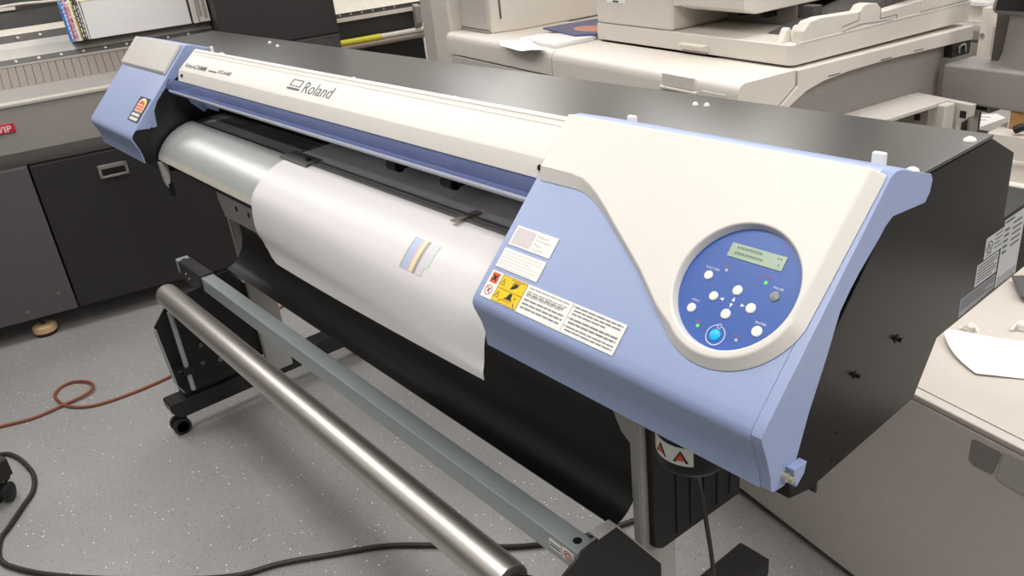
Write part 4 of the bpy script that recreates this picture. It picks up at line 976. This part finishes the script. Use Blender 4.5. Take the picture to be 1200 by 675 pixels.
g = G(MCp); g.plate(Matrix.Identity(4), [(-.010,1.044),(-.094,1.176),(-.058,1.215),(-.012,1.186)], .7795, .7802); pg = tag(g.build('printed_page', M['paper2']), 'white page with dark lines on the grey case below the console arm', 'paper')
for c, l in (((-.062,1.160),.030),((-.050,1.125),.020)):
    g = G(MCp); g.plate(Matrix.Translation((c[0],c[1],0)) @ Matrix.Rotation(.5,4,'Z'), rect(-l/2,-.003,l/2,.003), .7802, .7804); g.build('print_line', M['ink'], pg)
g = G(MCp); g.box(-.16,.065,1.04,1.49,0,.40); g.build('case_stand', M['copgrey'], gb)
# white partition and cabinet behind the copier
WP = root('white_cabinet', MCp @ Vector((-.2,1.7,0)), 'white cabinet standing behind the copier near the console', 'cabinet')
g = cp(); g.box(-.60,.05,1.56,1.9,.0,.985); g.build('cabinet_body', M['copier2'], WP, .003)
g = cp(); g.box(-.60,.05,1.60,1.9,.985,1.30); g.build('upper_body', M['coplight'], WP, .003)
g = cp(); g.box(-.345,-.318,1.52,1.56,.0,1.055); pst = lab(g.build('door_edge', M['coplight'], WP, .002), 'white vertical door edge with a screw')
g = cp(); g.cyl((-.331,1.52,.960),(-.331,1.514,.960),.008,seg=14); g.build('screw', M['steel'], pst)
g = cp(); g.box(-.44,-.35,1.54,1.58,.935,.970); g.build('drawer_front', M['copgrey'], WP, .002)
g = cp(); g.box(-.45,-.35,1.54,1.58,.72,.925); g.build('drawer_front', M['copgrey'], WP, .002)
g = cp(); g.box(-.44,-.35,1.57,1.60,1.05,1.064); g.build('shelf_edge', M['paper2'], WP, .001)

# ------------------------------------------------------------------ cords and the stand at the left edge of the frame
g = G(); g.tube([(-3.05,-1.0,.006),(-2.93,-.68,.006),(-2.889,-.567,.006),(-2.852,-.457,.006),(-2.858,-.345,.008),(-2.866,-.258,.012),(-2.908,-.228,.014),(-2.965,-.232,.010),(-3.022,-.275,.007),(-3.018,-.325,.006),(-2.965,-.358,.006),(-2.885,-.354,.006),(-2.815,-.328,.006),(-2.758,-.262,.006),(-2.735,-.145,.006),(-2.742,.02,.006),(-2.80,.2,.006),(-2.90,.42,.006),(-2.971,.619,.006),(-3.02,.85,.006)], .0058)
tag(g.build('extension_cord', M['cord']), 'thin rust-orange cord with one loop on the floor before the grey cabinet', 'cord')
g = G(); g.tube([(-2.85,-.80,.008),(-2.68,-.605,.008),(-2.645,-.574,.008),(-2.570,-.552,.008),(-2.45,-.540,.008),(-2.352,-.560,.008),(-2.289,-.600,.008),(-2.205,-.659,.008),(-2.161,-.690,.008),(-2.065,-.707,.008),(-1.981,-.677,.008),(-1.852,-.590,.008),(-1.66,-.42,.008),(-1.49,-.237,.008),(-1.432,-.112,.008),(-1.345,.027,.008),(-1.281,.126,.008),(-1.197,.213,.008),(-1.038,.358,.008),(-.964,.447,.008),(-.915,.527,.008),(-.879,.612,.008),(-.84,.72,.008),(-.78,.85,.008)], .0078)
tag(g.build('power_cable', M['blackcord']), 'thick black cable snaking over the floor and under the printer', 'cable')
ES = root('equipment_stand', (-2.62,-.78,0), 'black wheeled stand foot cut by the left edge of the picture', 'stand')
F = Matrix.Translation((-2.36,-.625,0)) @ Matrix.Rotation(math.radians(38), 4, 'Z')
g = G(F); g.plate(Matrix.Identity(4) @ axes((0,0,0),(1,0,0),(0,0,1),(0,-1,0)), [(-.60,.075),(-.60,.150),(-.02,.150),(0,.135),(0,.075)], -.045, .045); ft = g.build('stand_foot', M['black'], ES, .003)
Fc = F @ Matrix.Translation((-.02,0,0)) @ Matrix.Rotation(math.radians(20), 4, 'Z')
g = G(Fc); g.cyl((0,0,.05),(0,0,.08),.012,seg=14); g.box(-.012,.012,-.02,.014,.03,.062); g.box(.004,.012,.0,.05,.052,.060); cs = g.build('caster', M['dark'], ft, .002)
for dx in (-.028,.010):
    g = G(Fc); g.lathe((dx,0,.032),(1,0,0),[(.024,0),(.032,.003),(.032,.016),(.024,.019)],24); g.build('caster_wheel', M['wheel'], cs)
g = G(F); g.cyl((-.5,0,.15),(-.5,0,.75),.025,seg=16); g.build('stand_post', M['black'], ES)
g = G(F @ Matrix.Translation((-.58,0,0))); g.cyl((0,0,.03),(0,0,.08),.012,seg=14); g.cyl((0,-.02,.032),(0,.02,.032),.032,seg=24); g.build('caster', M['wheel'], ft)

# ------------------------------------------------------------------ light: rows of ceiling panels and one added fill row
def panel(x, y, sx, sy, w, col=(1, .98, .955), rz=0):
    l = bpy.data.lights.new('ceiling_and_fill_panel', 'AREA'); l.shape = 'RECTANGLE'; l.size = sx; l.size_y = sy; l.energy = w; l.color = col
    o = bpy.data.objects.new('ceiling_and_fill_panel', l); COL.objects.link(o); o.location = (x, y, 2.86); o.rotation_euler = (0, 0, rz); return o
for x in (-5.0, -2.9, -.8, 1.3, 3.4):
    for y, w in ((-2.7, 13), (-.5, 52), (1.5, 52), (3.6, 52)):  # the dim front row is fill added to light the printer's open mouth
        panel(x, y, 1.2, .6, w)
wd = bpy.data.worlds.new('room_air'); SC.world = wd; wd.use_nodes = True
wd.node_tree.nodes['Background'].inputs[0].default_value = (1, .97, .94, 1); wd.node_tree.nodes['Background'].inputs[1].default_value = .3

# ------------------------------------------------------------------ camera
cd = bpy.data.cameras.new('camera'); cam = bpy.data.objects.new('camera', cd); COL.objects.link(cam)
R = ((.6339558, .7666575, -.1016677), (.2739406, -.3455464, -.8975267), (-.7232265, .5411414, -.4290797))   # rows: right, down, forward in world axes
cx_, cy_, cz_ = Vector(R[0]), -Vector(R[1]), -Vector(R[2])
cam.matrix_world = axes((.41, -.5986, 1.60), cx_, cy_, cz_)
cd.sensor_width = 36; cd.lens = 972.18 / 1200 * 36; cd.clip_start = .02
SC.camera = cam
SC.view_settings.view_transform = 'Standard'; SC.view_settings.look = 'None'; SC.view_settings.gamma = 1; SC.view_settings.use_curve_mapping = False
SC.view_settings.exposure = -1.03
SC.cycles.use_denoising = True
SC.cycles.max_bounces = 8
